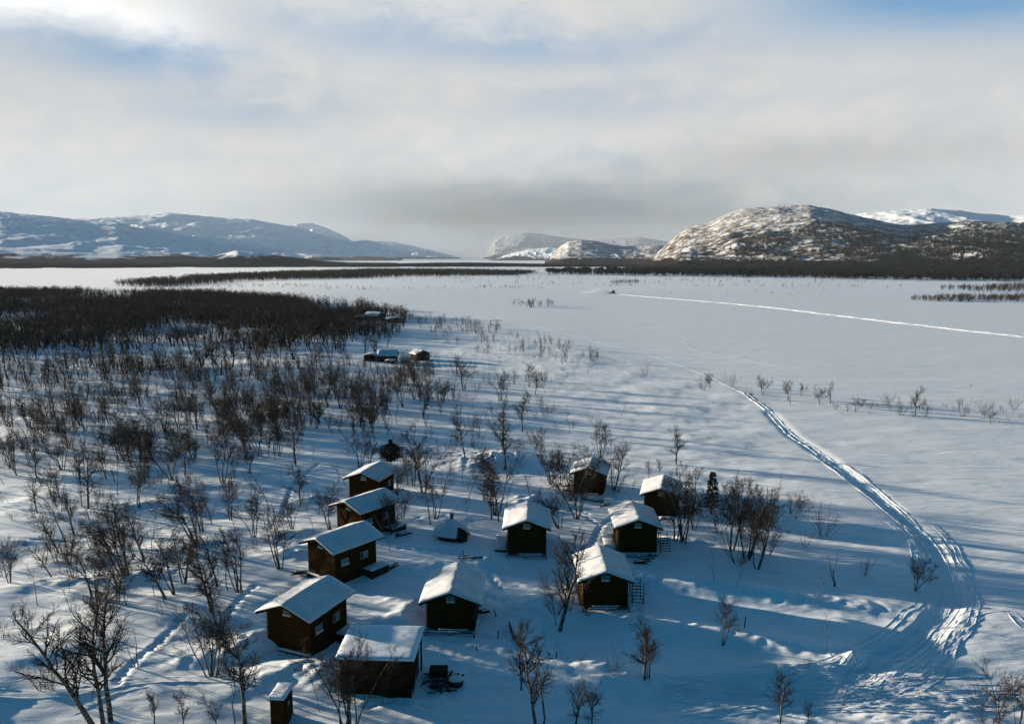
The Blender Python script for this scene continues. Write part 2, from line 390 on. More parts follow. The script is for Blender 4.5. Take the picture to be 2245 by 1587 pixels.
track([(1352,642),(1400,648),(1560,661),(1700,674),(1900,697),(2100,719),(2300,740),(2500,762)], 2.2, ROAD, 1.5, 1, .6, .12, hs=.8)
trail = TRAIL+[(1780,1525),(1660,1545),(1500,1560)]
_old = [(1620,848),(1650,868),(1685,895),(1712,925),(1740,952),(1790,985),(1840,1022),(1890,1062),(1940,1105),(1990,1148),(2022,1178),(2050,1212),(2072,1262),(2085,1310),(2075,1350),(2040,1400),(1985,1442),(1925,1478),(1870,1505)]
track([(1090,700),(1200,718),(1300,743),(1400,765),(1480,790),(1560,820),(1620,848)], .6, SKI, .8, 2, .4, .05, hs=.3)
track([(1240,738),(1340,742),(1440,745),(1500,745),(1520,760),(1600,778),(1720,795)], .45, SKI, .8, 3, .4, .05, hs=.22)
track([(1140,712),(1300,752),(1420,760),(1560,775),(1720,800)], .45, SKI, .8, 4, .4, .04, hs=.22)
track(trail[:7], .6, MAIN, .25, 5, .12, .03, hs=.5)
track(trail[5:15], .78, MAIN, .2, 6, .2, .03, hs=.45)
track([(x-11, y+6) for x, y in trail[5:14]], .5, SKI, .2, 7, .2, .04)
track([(1838,1012),(1880,1040),(1930,1085),(1975,1128),(2020,1172)], .7, SKI, .2, 8, .15)
for k, lt in enumerate((-2.1, -1.35, -.7, .1, .8, 1.5, 2.2)):
    track(trail[9+k % 2:], .34, SKI, .14, 9+k, .35, .03, hs=.5, lat=lt)
track([(2240,1350),(2200,1352),(2150,1358),(2110,1375),(2078,1410),(2060,1445),(2040,1490)], .6, SKI, .16, 20, .15)
track([(2150,1362),(2118,1388),(2090,1425),(2075,1470)], .55, SKI, .16, 21, .15)
track([(1798,1436),(1822,1458),(1848,1482)], .35, SKI, .12, 22, .05); track([(1822,1433),(1845,1452),(1868,1476)], .35, SKI, .12, 23, .05)
track([(2210,1350),(2225,1375),(2245,1395),(2280,1410)], .5, SKI, .16, 24)
rnd = random.Random(5)
for k in range(36):
    y0 = 1500+rnd.random()*95; x0 = 1400+rnd.random()*120; x1 = 1850+rnd.random()*420; y1 = 1478+rnd.random()*100
    bow = rnd.uniform(-35, 25)
    pts = [(x0+(x1-x0)*t, y0+(y1-y0)*t+bow*sin(t*pi)) for t in (0, .2, .4, .6, .8, 1)]
    track(pts, rnd.uniform(.25, .5), SKI, .13, 30+k, .25, .03, hs=.5)
for k in range(8):
    x0 = 1880+rnd.random()*200; y0 = 1440+rnd.random()*40
    track([(x0, y0), (x0-rnd.uniform(10, 60), y0+40), (x0-rnd.uniform(60, 200), y0+rnd.uniform(70, 130))], .4, SKI, .14, 60+k, .1, .05)
track([(-20,1560),(150,1560),(300,1540),(420,1532),(560,1532)], .5, SKI, .14, 80, .1); track([(150,1600),(260,1560),(340,1545)], .3, SKI, .14, 81)
t = link('snowmobile_track', npmesh('snowmobile_track', np.concatenate(TV), np.concatenate(TF)), SNOW, None, True); t['kind'] = 'structure'
# ------------------------------------------------------------------ mountains
def mtn_mat(name, tree_lo, tree_hi, fcol=(.05, .045, .045), rockf=.5, scale=1., wooded=0., scol=(.90, .925, .96)):
    m, b = mat(name, .95, .0)
    geo = N('ShaderNodeNewGeometry'); pos = geo.outputs['Position']
    sp = N('ShaderNodeSeparateXYZ'); L(pos, sp.inputs[0])
    sn = N('ShaderNodeSeparateXYZ'); L(geo.outputs['Normal'], sn.inputs[0])
    big = NOISE(pos, .0022*scale, 6, .6, .5); mid = NOISE(MAP(pos, (1, 1, 2.5)), .012*scale, 8, .7); fine = NOISE(MAP(pos, (1, 1, 2.0)), .07*scale, 6, .75)
    zz = M('ADD', sp.outputs[2], M('MULTIPLY', M('SUBTRACT', big, .5), (tree_hi-tree_lo)*2.6))
    zz = M('ADD', zz, M('MULTIPLY', M('SUBTRACT', mid, .5), (tree_hi-tree_lo)*1.5))
    forest = MR(zz, tree_lo, tree_hi, 1, 0)
    ff = MR(M('ADD', M('MULTIPLY', forest, .95), M('MULTIPLY', M('SUBTRACT', fine, .5), .9)), .35, .62)
    if wooded:
        wm = M('ADD', M('MULTIPLY', mid, .9), M('MULTIPLY', fine, .6))
        wf = M('MULTIPLY', MR(wm, .575, .80), wooded); wf = M('MULTIPLY', wf, MR(zz, 60, 330, 1, .62)); upper = wf
    streak = NOISE(MAP(pos, (1, .14, .5), (0, 0, R(22))), .016*scale, 7, .7)
    rk = M('MULTIPLY', MR(M('ADD', M('MULTIPLY', mid, .35), M('ADD', M('MULTIPLY', fine, .25), M('MULTIPLY', streak, .6))), .62, .74), rockf)
    steep = MR(sn.outputs[2], .86, .66)
    rk = M('MAXIMUM', M('MULTIPLY', rk, MR(sn.outputs[2], .998, .96)), M('MULTIPLY', steep, MR(fine, .35, .6)))
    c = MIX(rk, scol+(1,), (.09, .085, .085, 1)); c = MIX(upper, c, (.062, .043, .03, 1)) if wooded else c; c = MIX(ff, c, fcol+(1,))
    L(c, b.inputs['Base Color'])
    br = BUMP(mid, .8, 14/scale); br = BUMP(fine, .7, 3/scale, br); L(br, b.inputs['Normal'])
    return m
def mountain(name, ridge, Df, Dr, Db, material, n=420, rows=90, prof=1.3, amp=.08, seed=0, gully=.12, nose=None):
    """ridge traced as azimuth/elevation, placed at distance Dr, foot at Df, running down again behind to Db"""
    rx = np.array([p[0] for p in ridge], float); ry = np.array([p[1] for p in ridge], float)
    px = np.linspace(rx[0], rx[-1], n); py = np.interp(px, rx, ry)
    k = np.ones(5)/5; py[2:-2] = np.convolve(py, k, 'valid')
    hz = []
    for a, b in zip(px, py):
        d = ray(a, b); t = Dr/math.hypot(d[0], d[1]); hz.append(CZ+d[2]*t)
    hz = np.array(hz); az = np.array([math.atan2(*ray(a, 565)[:2]) for a in px])
    v = np.linspace(0, 1, rows); vv = np.concatenate([v, 1+v[1:]])
    Dfa = Df if np.isscalar(Df) else np.interp(px, *zip(*Df))
    A, V = np.meshgrid(az, vv); H = np.broadcast_to(hz, A.shape); DF = np.broadcast_to(Dfa, A.shape)
    D = np.where(V <= 1, DF+(Dr-DF)*V, Dr+(Db-Dr)*(V-1))
    pf = np.where(V <= 1, V**prof*(1.0)+.0, (2-V).clip(0)**1.0)
    pf = np.where(V <= 1, .35*V**prof+.65*(V*V*(3-2*V)), pf)
    X = D*np.sin(A); Y = D*np.cos(A)
    hh = np.maximum(H, 0)
    win = np.sin(np.clip(V, 0, 1)*pi)**.7
    L1 = max(hz.max(), 60)*1.5
    nz = fbm(X/L1, Y/L1, 5, .55, seed)*amp*hz.max()*win
    gl = -np.abs(fbm(X/(L1*.5)+.4*fbm(X/L1, Y/L1, 3, .5, seed+5), Y/(L1*1.1), 4, .5, seed+7))*gully*hz.max()*win
    nz = nz+.008*hz.max()*fbm(X/(L1*.08), Y/(L1*.08), 3, .6, seed+11)*np.clip(pf*3, 0, 1)
    Z = pf*H+(nz+gl)*np.clip(hh/max(hz.max(), 1)*2, 0, 1)-6*(V < .005)-6*(V > 1.99)-1.5
    o = link(name, npmesh(name, np.stack([X, Y, Z], -1).reshape(-1, 3), grid_faces(*X.shape)), material, None, True)
    o['kind'] = 'structure'; return o
mA = mtn_mat('left_mountain', 20, 62, (.016, .02, .026), .7)
mB = mtn_mat('back_mountain', 15, 60, (.06, .065, .08), .6, .7)
mD = mtn_mat('far_mesa', 15, 60, (.06, .065, .08), 1., .6, .5, (.36, .40, .46))  # dull snow colour: cloud shadow over the mesa painted into it
mE = mtn_mat('small_hill', 14, 34, (.04, .03, .026), .6, 1.2, .7)
mF = mtn_mat('right_hill', 14, 30, (.022, .016, .013), .7, 1.3, 1.)
mG = mtn_mat('plateau', 10, 20, (.06, .05, .05), .35, 1.)
mountain('mountain', [(-1000,560),(-700,520),(-350,475),(-100,463),(0,464),(120,475),(205,486),(265,487),(300,499),(350,505),(420,521),(500,540),(570,553),(640,566),(720,574),(800,580),(900,584)], 3300, 9000, 13500, mA, seed=3, amp=.02, gully=.02)
mountain('mountain', [(60,520),(165,481),(250,477),(330,471),(372,466),(440,473),(500,478),(560,481),(610,491),(660,500),(700,512),(740,526),(775,530),(800,527),(832,530),(858,548),(885,570),(920,582)], 7500, 15000, 20000, mB, seed=13, amp=.03, gully=.07)
mountain('hill', [(400,587),(440,572),(480,558),(520,548),(560,552),(620,561),(700,571),(800,577),(880,580),(920,586)], 2680, 3500, 5200, mA, n=300, rows=50, seed=17, amp=.05, gully=.05)
mountain('mountain', [(540,500),(600,497),(640,492),(685,489),(720,500),(760,520),(800,545),(840,577)], 15000, 21000, 24000, mB, seed=23)
mountain('mountain', [(770,577),(800,545),(830,528),(860,530),(900,538),(950,550),(1000,563),(1045,577)], 19000, 26000, 29000, mB, seed=24)
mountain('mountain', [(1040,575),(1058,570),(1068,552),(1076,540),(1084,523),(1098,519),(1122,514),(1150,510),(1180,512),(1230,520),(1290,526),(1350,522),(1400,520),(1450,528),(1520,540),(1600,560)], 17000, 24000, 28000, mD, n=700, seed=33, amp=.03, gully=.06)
mountain('hill', [(1030,578),(1080,568),(1120,556),(1160,547),(1200,543),(1240,545),(1300,556),(1380,572)], 8200, 11000, 13000, mB, seed=43)
mountain('hill', [(1130,584),(1180,582),(1200,572),(1213,555),(1228,540),(1245,529),(1275,526),(1310,529),(1340,536),(1365,540),(1400,539),(1440,537),(1500,545),(1600,560)], 2900, 5200, 8000, mE, n=500, seed=53, amp=.04, gully=.05)
mountain('hill', [(1340,583),(1390,576),(1430,561),(1455,540),(1480,518),(1510,498),(1550,488),(1580,474),(1612,462),(1640,457),(1700,453),(1770,452),(1810,457),(1850,468),(1900,479),(1950,490),(1990,494),(2060,490),(2130,484),(2200,488),(2245,492),(2500,500),(2800,530),(3100,570)], [(1340,2500),(1500,2000),(2245,1500),(3100,1300)], 4300, 7500, mF, n=900, rows=150, seed=63, amp=.05, gully=.06, prof=1.0)
mountain('mountain', [(1700,520),(1800,490),(1860,470),(1900,465),(1960,462),(2030,457),(2090,461),(2150,469),(2200,473),(2250,469),(2400,465),(2700,500),(3000,560)], 5500, 8200, 12000, mG, seed=73, amp=.03, gully=.05)
# low wooded valley floor far off
mV = mtn_mat('valley_wood', 400, 500, (.008, .011, .015), .1)
mountain('hill', [(560,585),(640,583),(760,580),(860,577),(960,575),(1060,575),(1160,577),(1260,578),(1420,580),(1600,582)], 2650, 3150, 4200, mV, n=300, rows=40, seed=83, amp=.3, gully=0)
mountain('hill', [(-900,578),(-300,576),(0,576),(200,577),(500,578),(700,580),(900,583)], 2650, 3300, 4500, mV, n=300, rows=30, seed=93, amp=.35, gully=0)
# ------------------------------------------------------------------ cabins
RW, RLN, RR, HE, WW, WI = 2.6, 6.19, .934, 2.78, 1.98, .634
def window(parent, cx, y, z, w, h, ax, out, snow=True):
    """ax 'x': wall faces -y/+y at y; ax 'y': wall faces +-x, (cx along y)"""
    fr = MB(); e = .06
    def bx(mb, u0, u1, z0, z1, d0, d1):
        a, b = sorted((y+out*d0, y+out*d1))
        if ax == 'x': mb.box(u0, u1, a, b, z0, z1)
        else: mb.box(a, b, u0, u1, z0, z1)
    bx(fr, cx-w/2-e, cx+w/2+e, z+h, z+h+e, .01, .07); bx(fr, cx-w/2-e, cx+w/2+e, z-e, z, .01, .09)
    bx(fr, cx-w/2-e, cx-w/2, z, z+h, .01, .07); bx(fr, cx+w/2, cx+w/2+e, z, z+h, .01, .07)
    f = fr.go('window', FRAME, parent)
    p = MB(); bx(p, cx-w/2, cx+w/2, z, z+h, .005, .03); p.go('pane', GLASS, f)
    if snow:
        s = MB(); n = 8
        for i in range(n):
            u0 = cx-w/2-.05+(w+.1)*i/n; hh = .12+.05*sin(i*1.7)
            bx(s, u0, u0+(w+.1)/n, z+.002, z+hh, .035, .17)
        s.go('sill_snow', RSNOW, f)
def cabin(i, label, deck, win_side=0, extra=None, frame_front=False):
    x, y, z, yaw, sl, sw = CAB[i]
    t = thing('log_cabin', (x, y, z), yaw, label, 'cabin', 'small brown cabins of the camp')
    rw = RW*sw; rl = RLN*sl; hl = rl/2; wl = hl-WI; sl_ = RR/rw
    m = MB(); ap = HE-.02+RR*WW/rw*0
    def zr(xx): return HE+RR-abs(xx)*sl_
    a = [(-WW, -wl, -.5), (WW, -wl, -.5), (WW, -wl, zr(WW)-.07), (0, -wl, zr(0)-.07), (-WW, -wl, zr(WW)-.07)]
    b = [(p[0], wl, p[2]) for p in a]
    m.add(a+b, [(0, 1, 2, 3, 4), (9, 8, 7, 6, 5), (0, 5, 6, 1), (1, 6, 7, 2), (2, 7, 8, 3), (3, 8, 9, 4), (4, 9, 5, 0)])
    m.go('wall', WALL, t)
    for sx in (-1, 1):
        for sy in (-1, 1):
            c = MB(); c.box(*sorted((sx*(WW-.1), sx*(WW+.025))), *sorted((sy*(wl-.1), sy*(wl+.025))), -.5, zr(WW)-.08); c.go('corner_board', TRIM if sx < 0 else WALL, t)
    r = MB()
    for s in (-1, 1):
        vs = []
        for yy in (-hl+.02, hl-.02):
            for (xx, dz) in ((0, 0), (s*rw, 0), (s*rw, -.07), (0, -.07)): vs.append((xx, yy, zr(xx)+dz))
        r.add(vs, [(0, 1, 2, 3), (7, 6, 5, 4), (0, 4, 5, 1), (1, 5, 6, 2), (2, 6, 7, 3)])
    rf = r.go('roof', DARK, t)
    for yy in (-hl, hl):
        fa = MB()
        for s in (-1, 1):
            y0, y1 = sorted((yy-.0*yy, yy-math.copysign(.03, yy)*-1))
            vs = [(0, y0, zr(0)+.01), (s*(rw+.02), y0, zr(rw)+.003), (s*(rw+.02), y0, zr(rw)-.15), (0, y0, zr(0)-.15)]
            fa.add(vs+[(p[0], y1, p[2]) for p in vs], [(0, 1, 2, 3), (7, 6, 5, 4), (0, 4, 5, 1), (1, 5, 6, 2), (2, 6, 7, 3), (3, 7, 4, 0)])
        fa.go('bargeboard', WALL, rf)
    rs = lambda X: HE+RR-np.sqrt(X*X+.02)*sl_+.141*sl_
    snowslab('roof_snow', rf, -rw-.04, rw+.04, -hl-.05, hl+.05, rs, .15, seed=i+1, nx=34, ny=40, lump=.04, skirt=.06)
    window(t, 0 if i else .1, -wl, HE+RR-1.0, .62, .46, 'x', -1)
    if win_side: window(t, -wl*.55, WW, 1.25, .75, .55, 'y', 1)
    window(t, wl*.4, WW, 1.2, .8, .6, 'y', 1, False)
    ds = -1 if deck == 'l' else 1
    d = MB(); x0, x1 = sorted((ds*(WW+.03), ds*(WW+.9+.05))); d.box(*sorted((ds*(WW), ds*(WW+.06))), -.1, .8, .25, 2.15); dd = d.go('door', WALL, t)
    hdl = MB().box(*sorted((ds*(WW+.06), ds*(WW+.1))), .62, .68, 1.1, 1.25).go('handle', METAL, dd)
    y0, y1 = (-wl+.3, wl-.2) if deck == 'l' else (wl-1.7, wl+.5)
    wx = 1.35
    dk = MB(); a, b = sorted((ds*(WW+.07), ds*(WW+wx))); dk.box(a, b, y0, y1, .12, .26); dk.box(a+.06, b-.06, y0+.06, y1-.06, -1.0, .118)
    dko = dk.go('deck', DARK, t)
    snowslab('deck_snow', dko, a, b, y0, y1, lambda X: X*0+.26, .13, seed=i+20, nx=14, ny=24, lump=.05, edge=.08, skirt=.02)
    fp = MB()
    for xx in (-WW+.15, 0, WW-.15): fp.box(xx-.1, xx+.1, -wl-.34, -wl-.026, -.6, -.12)
    fp.box(-WW-.1, WW+.1, -wl-.36, -wl-.03, -.118, .0); fo = fp.go('foundation', DARK, t)
    snowslab('ledge_snow', fo, -WW-.1, WW+.1, -wl-.36, -wl-.03, lambda X: X*0, .08, seed=i+50, nx=24, ny=7, lump=.05, edge=.06, skirt=.02)
    return t
cabin(0, 'dark cabin farthest back in the left row, bushy pine behind it', 'r')
cabin(1, 'cabin with a sunlit golden gable, second from the back in the left row', 'r', 1)
cabin(2, 'cabin with patchily sunlit gable, third from the back in the left row', 'r', 1)
cabin(3, 'foremost gabled cabin of the left row, left behind the flat-roofed shed', 'r', 1)
cabin(4, 'centre front gabled cabin with bright left roof slope, right of the shed', 'l')
cabin(5, 'gabled cabin in the middle of the yard, just right of the low round hut', 'l')
cabin(6, 'front cabin of the right group, metal scaffold at its right wall', 'l')
cabin(7, 'second cabin of the right group with snowy side deck and scaffold', 'l')
cabin(8, 'rear right cabin half hidden by birches with a snowy table in front', 'l')
cabin(9, 'farthest cabin of the right group with birches before its gable', 'l')
def local(i, lx, ly, lz=0):
    x, y, z, a = CAB[i][:4]; return (x+lx*cos(a)-ly*sin(a), y+lx*sin(a)+ly*cos(a), z+lz)
cb_ = [o for o in bpy.data.objects if o.get('label', '').startswith('front cabin of the right group')][0]
zz_ = lambda x: HE+RR-abs(x)*RR/(RW*.951)+.27
m_ = MB()
for a_, b_ in ((-2.5, -1.6), (-1.6, -.8), (-.8, -.1)): m_.rod((a_, .3+.06*a_, zz_(a_)), (b_, .3+.06*b_, zz_(b_)), .022, n=6)
m_.go('roof_cable', METAL, cb_)
# ------------------------------------------------------------------ scaffolds beside two cabins
def scaffold(i, label, y0):
    X0, Y0, _ = local(i, WW+.55, y0); t = thing('scaffold', (X0, Y0, tz(X0, Y0)-.25), CAB[i][3], label, 'scaffold', 'metal scaffolds beside the cabins')
    for sx, hh in ((0, 3.0), (1.0, 2.1)):
        for sy in (0, 1.5):
            MB().rod((sx, sy, 0), (sx, sy, hh if sy == 0 else hh-.3), .035).go('pole', METAL, t)
    for z in np.arange(.35, 2.1, .3):
        for sy in (0, 1.5): MB().rod((0, sy, z), (1.0, sy, z), .026, n=6).go('rung', METAL, t)
    MB().rod((0, 0, .3), (1., 1.5, 2.), .024, n=6).go('brace', METAL, t)
    MB().rod((0, 1.5, 1.9), (0, 0, .5), .024, n=6).go('brace', METAL, t)
    for z in (2.35, 2.65): MB().rod((0, 0, z), (-.5, 0, z), .026, n=6).go('rung', METAL, t)
scaffold(6, 'dark metal scaffold standing against the right side of the front right cabin', -1.6)
scaffold(7, 'dark metal scaffold behind the front right cabin, against the side of the second cabin', -1.6)
# ------------------------------------------------------------------ flat roofed shed
def shed():
    t = thing('storage_shed', (-9.25, 52.1, .35), R(-3), 'wide log shed with one flat snow-covered roof, closest building to the viewer', 'shed')
    w = 2.35; f = -1.7; b = 1.8
    m = MB(); zf = lambda y: 2.95+(y+2.15)*.075
    m.add([(-w, f, -.6), (w, f, -.6), (w, f, zf(f)-.1), (-w, f, zf(f)-.1), (-w, b, -.6), (w, b, -.6), (w, b, zf(b)-.1), (-w, b, zf(b)-.1)],
          [(0, 1, 2, 3), (5, 4, 7, 6), (1, 5, 6, 2), (4, 0, 3, 7), (3, 2, 6, 7)]); m.go('wall', LOGW, t)
    r = MB(); y0, y1 = -2.15, 2.15; xw = 2.72
    r.add([(x, y, zf(y)+dz) for dz in (-.09, 0) for y in (y0, y1) for x in (-xw, xw)], [(0, 2, 3, 1), (4, 5, 7, 6), (0, 1, 5, 4), (2, 6, 7, 3), (0, 4, 6, 2), (1, 3, 7, 5)])
    rf = r.go('roof', WALL, t)
    s = snowslab('roof_snow', rf, -xw-.02, xw+.02, y0-.03, y1+.03, lambda X: X*0, .13, nx=40, ny=34, lump=.015, seed=77, m=RSNOW2)
    me = s.data; co = np.empty(len(me.vertices)*3, np.float32); me.vertices.foreach_get('co', co); co = co.reshape(-1, 3); co[:, 2] += zf(co[:, 1]); me.vertices.foreach_set('co', co.ravel()); me.update()
    for sx in (-1, 1):
        c = MB(); c.box(sx*w-.09, sx*w+.09, f-.14, f-.01, -.6, zf(f)-.13); c.go('corner_board', LOGW, t)
        MB().rod((sx*2.5, 1.9, -.5), (sx*2.5, 1.9, zf(1.9)-.1), .07).go('post', DARK, t)
    MB().box(-w-.05, w+.05, f-.1, f-.02, -.05, .12).go('sill_beam', WALL, t)
    MB().bar((w+.12, f+.1, -.3), (w+.16, f+1.9, 1.4), .06, .12).go('door', STEEL, t)
LOGW = wood('log_wall', (.014, .0065, .002, 1), (.05, .023, .006, 1), .2)
RSNOW2 = snow_mat('rough_roof_snow', fresh=True)
shed()
def outhouse():
    x, y, z = -15.05, 47.6, .1
    t = thing('outhouse', (x, y, z), R(-4), 'narrow wooden outhouse with flat snowy roof, bottom edge of the view', 'outhouse')
    m = MB(); m.box(-.46, .46, -.75, .8, -.5, 2.22); m.go('wall', LOGW, t)
    rf = MB().box(-.56, .56, -.95, 1.0, 2.222, 2.3).go('roof', DARK, t)
    snowslab('roof_snow', rf, -.58, .58, -.97, 1.02, lambda X: X*0+2.3, .1, nx=16, ny=22, lump=.03, seed=5, edge=.06, skirt=.02, m=RSNOW2)
    d = MB().box(.46, .5, -.45, .35, .1, 1.9).go('door', DARK, t)
    MB().box(.5, .515, -.2, .1, 1.45, 1.7).go('vent', FRAME, d)
outhouse()
# ------------------------------------------------------------------ round grill hut
def hut():
    x, y, z = G(990, 1180); t = thing('grill_hut', (x, y+.6, z-.15), R(12), 'low six-sided hut with snowy cone roof and small metal chimney', 'hut')
    n = 6; r = 1.75
    pts = [(r*cos(2*pi*(k+.5)/n), r*sin(2*pi*(k+.5)/n)) for k in range(n)]
    m = MB(); m.add([(a, b, -.4) for a, b in pts]+[(a, b, .72) for a, b in pts]+[(0, 0, 2.0)], [(k, (k+1) % n, n+(k+1) % n, n+k) for k in range(n)]+[(n+k, n+(k+1) % n, 2*n) for k in range(n)])
    m.go('wall', DARK, t)
    R2 = 2.12; rr = MB()
    p2 = [(R2*cos(2*pi*(k+.5)/n), R2*sin(2*pi*(k+.5)/n)) for k in range(n)]
    rr.add([(a, b, .6) for a, b in p2]+[(a, b, .66) for a, b in p2]+[(0, 0, 2.12)], [(k, (k+1) % n, n+(k+1) % n, n+k) for k in range(n)]+[(n+k, n+(k+1) % n, 2*n) for k in range(n)]+[tuple(range(n-1, -1, -1))])
    rf = rr.go('roof', DARK, t)
    # snow cone
    V = []; Fc = []; rings = 14; seg = 48
    for i in range(rings+1):
        q = i/rings
        for k in range(seg):
            a = 2*pi*k/seg; hexr = .866/cos((a-pi/6) % (pi/3)-pi/6)
            rad = (R2+.06)*q*hexr*1.0
            th = .17*(1-math.exp(-(1-q)/.05))+.03
            V.append((rad*cos(a+0), rad*sin(a+0), .66+(1-q)*1.46+th+.03*vnoise(np.array([rad*cos(a)*2+9]), np.array([rad*sin(a)*2]), 4)[0]))
    for i in range(rings):
        for k in range(seg):
            Fc.append((i*seg+k, (i+1)*seg+k, (i+1)*seg+(k+1) % seg, i*seg+(k+1) % seg))
    k0 = len(V)
    for k in range(seg): a = 2*pi*k/seg; V.append((V[rings*seg+k][0]*.99, V[rings*seg+k][1]*.99, .665))
    for k in range(seg): Fc.append((rings*seg+k, k0+k, k0+(k+1) % seg, rings*seg+(k+1) % seg))
    me = bpy.data.meshes.new('roof_snow'); me.from_pydata(V, [], Fc); me.update(); link('roof_snow', me, RSNOW, rf, True)
    ch = MB().rod((0, 0, 2.05), (0, 0, 2.62), .19, n=14).rod((0, 0, 2.62), (0, 0, 2.66), .25, n=14).go('chimney', METAL, t)
    MB().rod((0, 0, 2.68), (0, 0, 2.78), .12, n=10).rod((0, 0, 2.78), (0, 0, 2.81), .24, n=14).go('chimney_cap', STEEL, ch)
    MB().rod((0, 0, 2.815), (0, 0, 2.87), .22, .12, 12).go('cap_snow', RSNOW, ch)
    # gabled porch facing the yard
    a = R(-62); c, s = cos(a), sin(a)
    def T(u, v, w): return (u*c-v*s, u*s+v*c, w)
    pm = MB(); hw = .5
    vs = [T(1.0, -hw, -.4), T(2.15, -hw, -.4), T(2.15, hw, -.4), T(1.0, hw, -.4), T(1., -hw, .85), T(2.15, -hw, .85), T(2.15, hw, .85), T(1., hw, .85), T(2.15, 0, 1.4), T(1., 0, 1.4)]
    pm.add(vs, [(0, 1, 5, 4), (2, 3, 7, 6), (1, 2, 6, 8, 5), (4, 5, 8, 9), (6, 7, 9, 8)]); pm.go('porch', DARK, t)
    for sgn in (-1, 1):
        pr = MB(); vs = [T(.9, 0, 1.5), T(2.3, 0, 1.5), T(2.3, sgn*.72, .78), T(.9, sgn*.72, .78)]
        vs += [(p[0], p[1], p[2]-.05) for p in vs]; pr.add(vs, [(0, 1, 2, 3), (7, 6, 5, 4), (0, 4, 5, 1), (1, 5, 6, 2), (2, 6, 7, 3), (3, 7, 4, 0)]); po = pr.go('porch_roof', DARK, t)
    d = MB(); d.add([T(2.16, -.3, -.3), T(2.19, -.3, -.3), T(2.19, .3, -.3), T(2.16, .3, -.3), T(2.16, -.3, .9), T(2.19, -.3, .9), T(2.19, .3, .9), T(2.16, .3, .9)], [(0, 1, 5, 4), (1, 2, 6, 5), (2, 3, 7, 6), (4, 5, 6, 7)]); d.go('door', DARK, t)
hut()
# ------------------------------------------------------------------ distant buildings
def farcabin(name, label, cat, bx, by, w, l, h, rr, yaw, mono=False, wm=None, grp=None, openf=False):
    x, y, z = G(bx, by); t = thing(name, (x, y, z-.1), yaw, label, cat, grp); wm = wm or LOG
    hw, hl = w/2, l/2
    if openf:
        for sx in (-1, 1): MB().box(*sorted((sx*hw, sx*(hw-.5))), -hl, hl, -.3, h).go('wall', wm, t)
        MB().box(-hw+.51, hw-.51, hl-.15, hl, -.3, h).go('wall', wm, t)
    else:
        m = MB(); a = [(-hw, -hl, -.5), (hw, -hl, -.5), (hw, -hl, h), (0, -hl, h+rr*(hw-.0)/(hw+.4)), (-hw, -hl, h)]; b = [(p[0], hl, p[2]) for p in a]
        m.add(a+b, [(0, 1, 2, 3, 4), (9, 8, 7, 6, 5), (0, 5, 6, 1), (1, 6, 7, 2), (2, 7, 8, 3), (3, 8, 9, 4), (4, 9, 5, 0)]); m.go('wall', wm, t)
        MB().box(-.45, .45, -hl-.05, -hl-.005, .1, h-.2).go('door', DARK, t)
        MB().box(hw*.45, hw*.75, -hl-.04, -hl-.005, h*.45, h*.75).go('window', GLASS, t)
    ow = hw+.4; r = MB(); zr = lambda xx: h+rr+.06-abs(xx)*rr/ow
    for s in (-1, 1):
        vs = [(xx, yy, zr(xx)+dz) for yy in (-hl-.4, hl+.4) for xx, dz in ((0, 0), (s*ow, 0), (s*ow, -.06), (0, -.06))]
        r.add(vs, [(0, 1, 2, 3), (7, 6, 5, 4), (0, 4, 5, 1), (1, 5, 6, 2), (2, 6, 7, 3)])
    rf = r.go('roof', DARK, t)
    snowslab('roof_snow', rf, -ow, ow, -hl-.42, hl+.42, lambda X: h+rr+.06-np.abs(X)*rr/ow, .22, nx=13, ny=12, lump=.05, seed=int(bx), edge=.15)
    return t
GM = 'old huts of the middle hamlet'; GF = 'huts at the far end of the wood'
farcabin('shelter', 'open-fronted shelter on dark posts, leftmost hut of the middle hamlet', 'shelter', 817, 791, 4.2, 3.6, 1.9, .4, R(-12), grp=GM, openf=True)
farcabin('log_hut', 'long red-brown log hut with blue-shaded snow roof in the middle hamlet', 'hut', 851, 792, 3.6, 5.4, 1.9, 1.5, R(88), grp=GM)
farcabin('small_shed', 'smallest dark shed with bright snow cap in front of the long log hut', 'shed', 857, 797, 1.6, 1.8, 1.0, .3, R(-30), grp=GM)
farcabin('small_shed', 'low box shed between the long log hut and the gabled hut', 'shed', 888, 795, 1.4, 2.4, .9, .7, R(90), grp=GM)
farcabin('log_hut', 'gabled dark hut at the right end of the middle hamlet', 'hut', 921, 789, 4.4, 4.6, 2.1, 1.1, R(32), grp=GM)
farcabin('log_hut', 'long dark hut at the edge of the far wood', 'hut', 822, 702, 6.5, 9, 2.4, 1.8, R(58), grp=GF)
farcabin('small_shed', 'little snow-covered hut left of the long dark far hut', 'shed', 790, 703, 3, 4, 1.8, .9, R(70), grp=GF)
farcabin('barn', 'low far barn with a sunlit snow roof and dark front', 'barn', 866, 706, 8, 7, 1.8, .7, R(15), grp=GF, wm=DARK)
x, y, z = G(1090, 707); t = thing('timber_rack', (x, y, z), 0, 'thin dark horizontal bar on posts at the lake edge', 'rack')
MB().bar((-3.4, 0, 1.0), (2.6, 0, 1.0), .22).go('rail', DARK, t)
for a in (-3.2, 0, 2.4): MB().box(a-.1, a+.1, -.1, .1, -.3, .88).go('post', DARK, t)
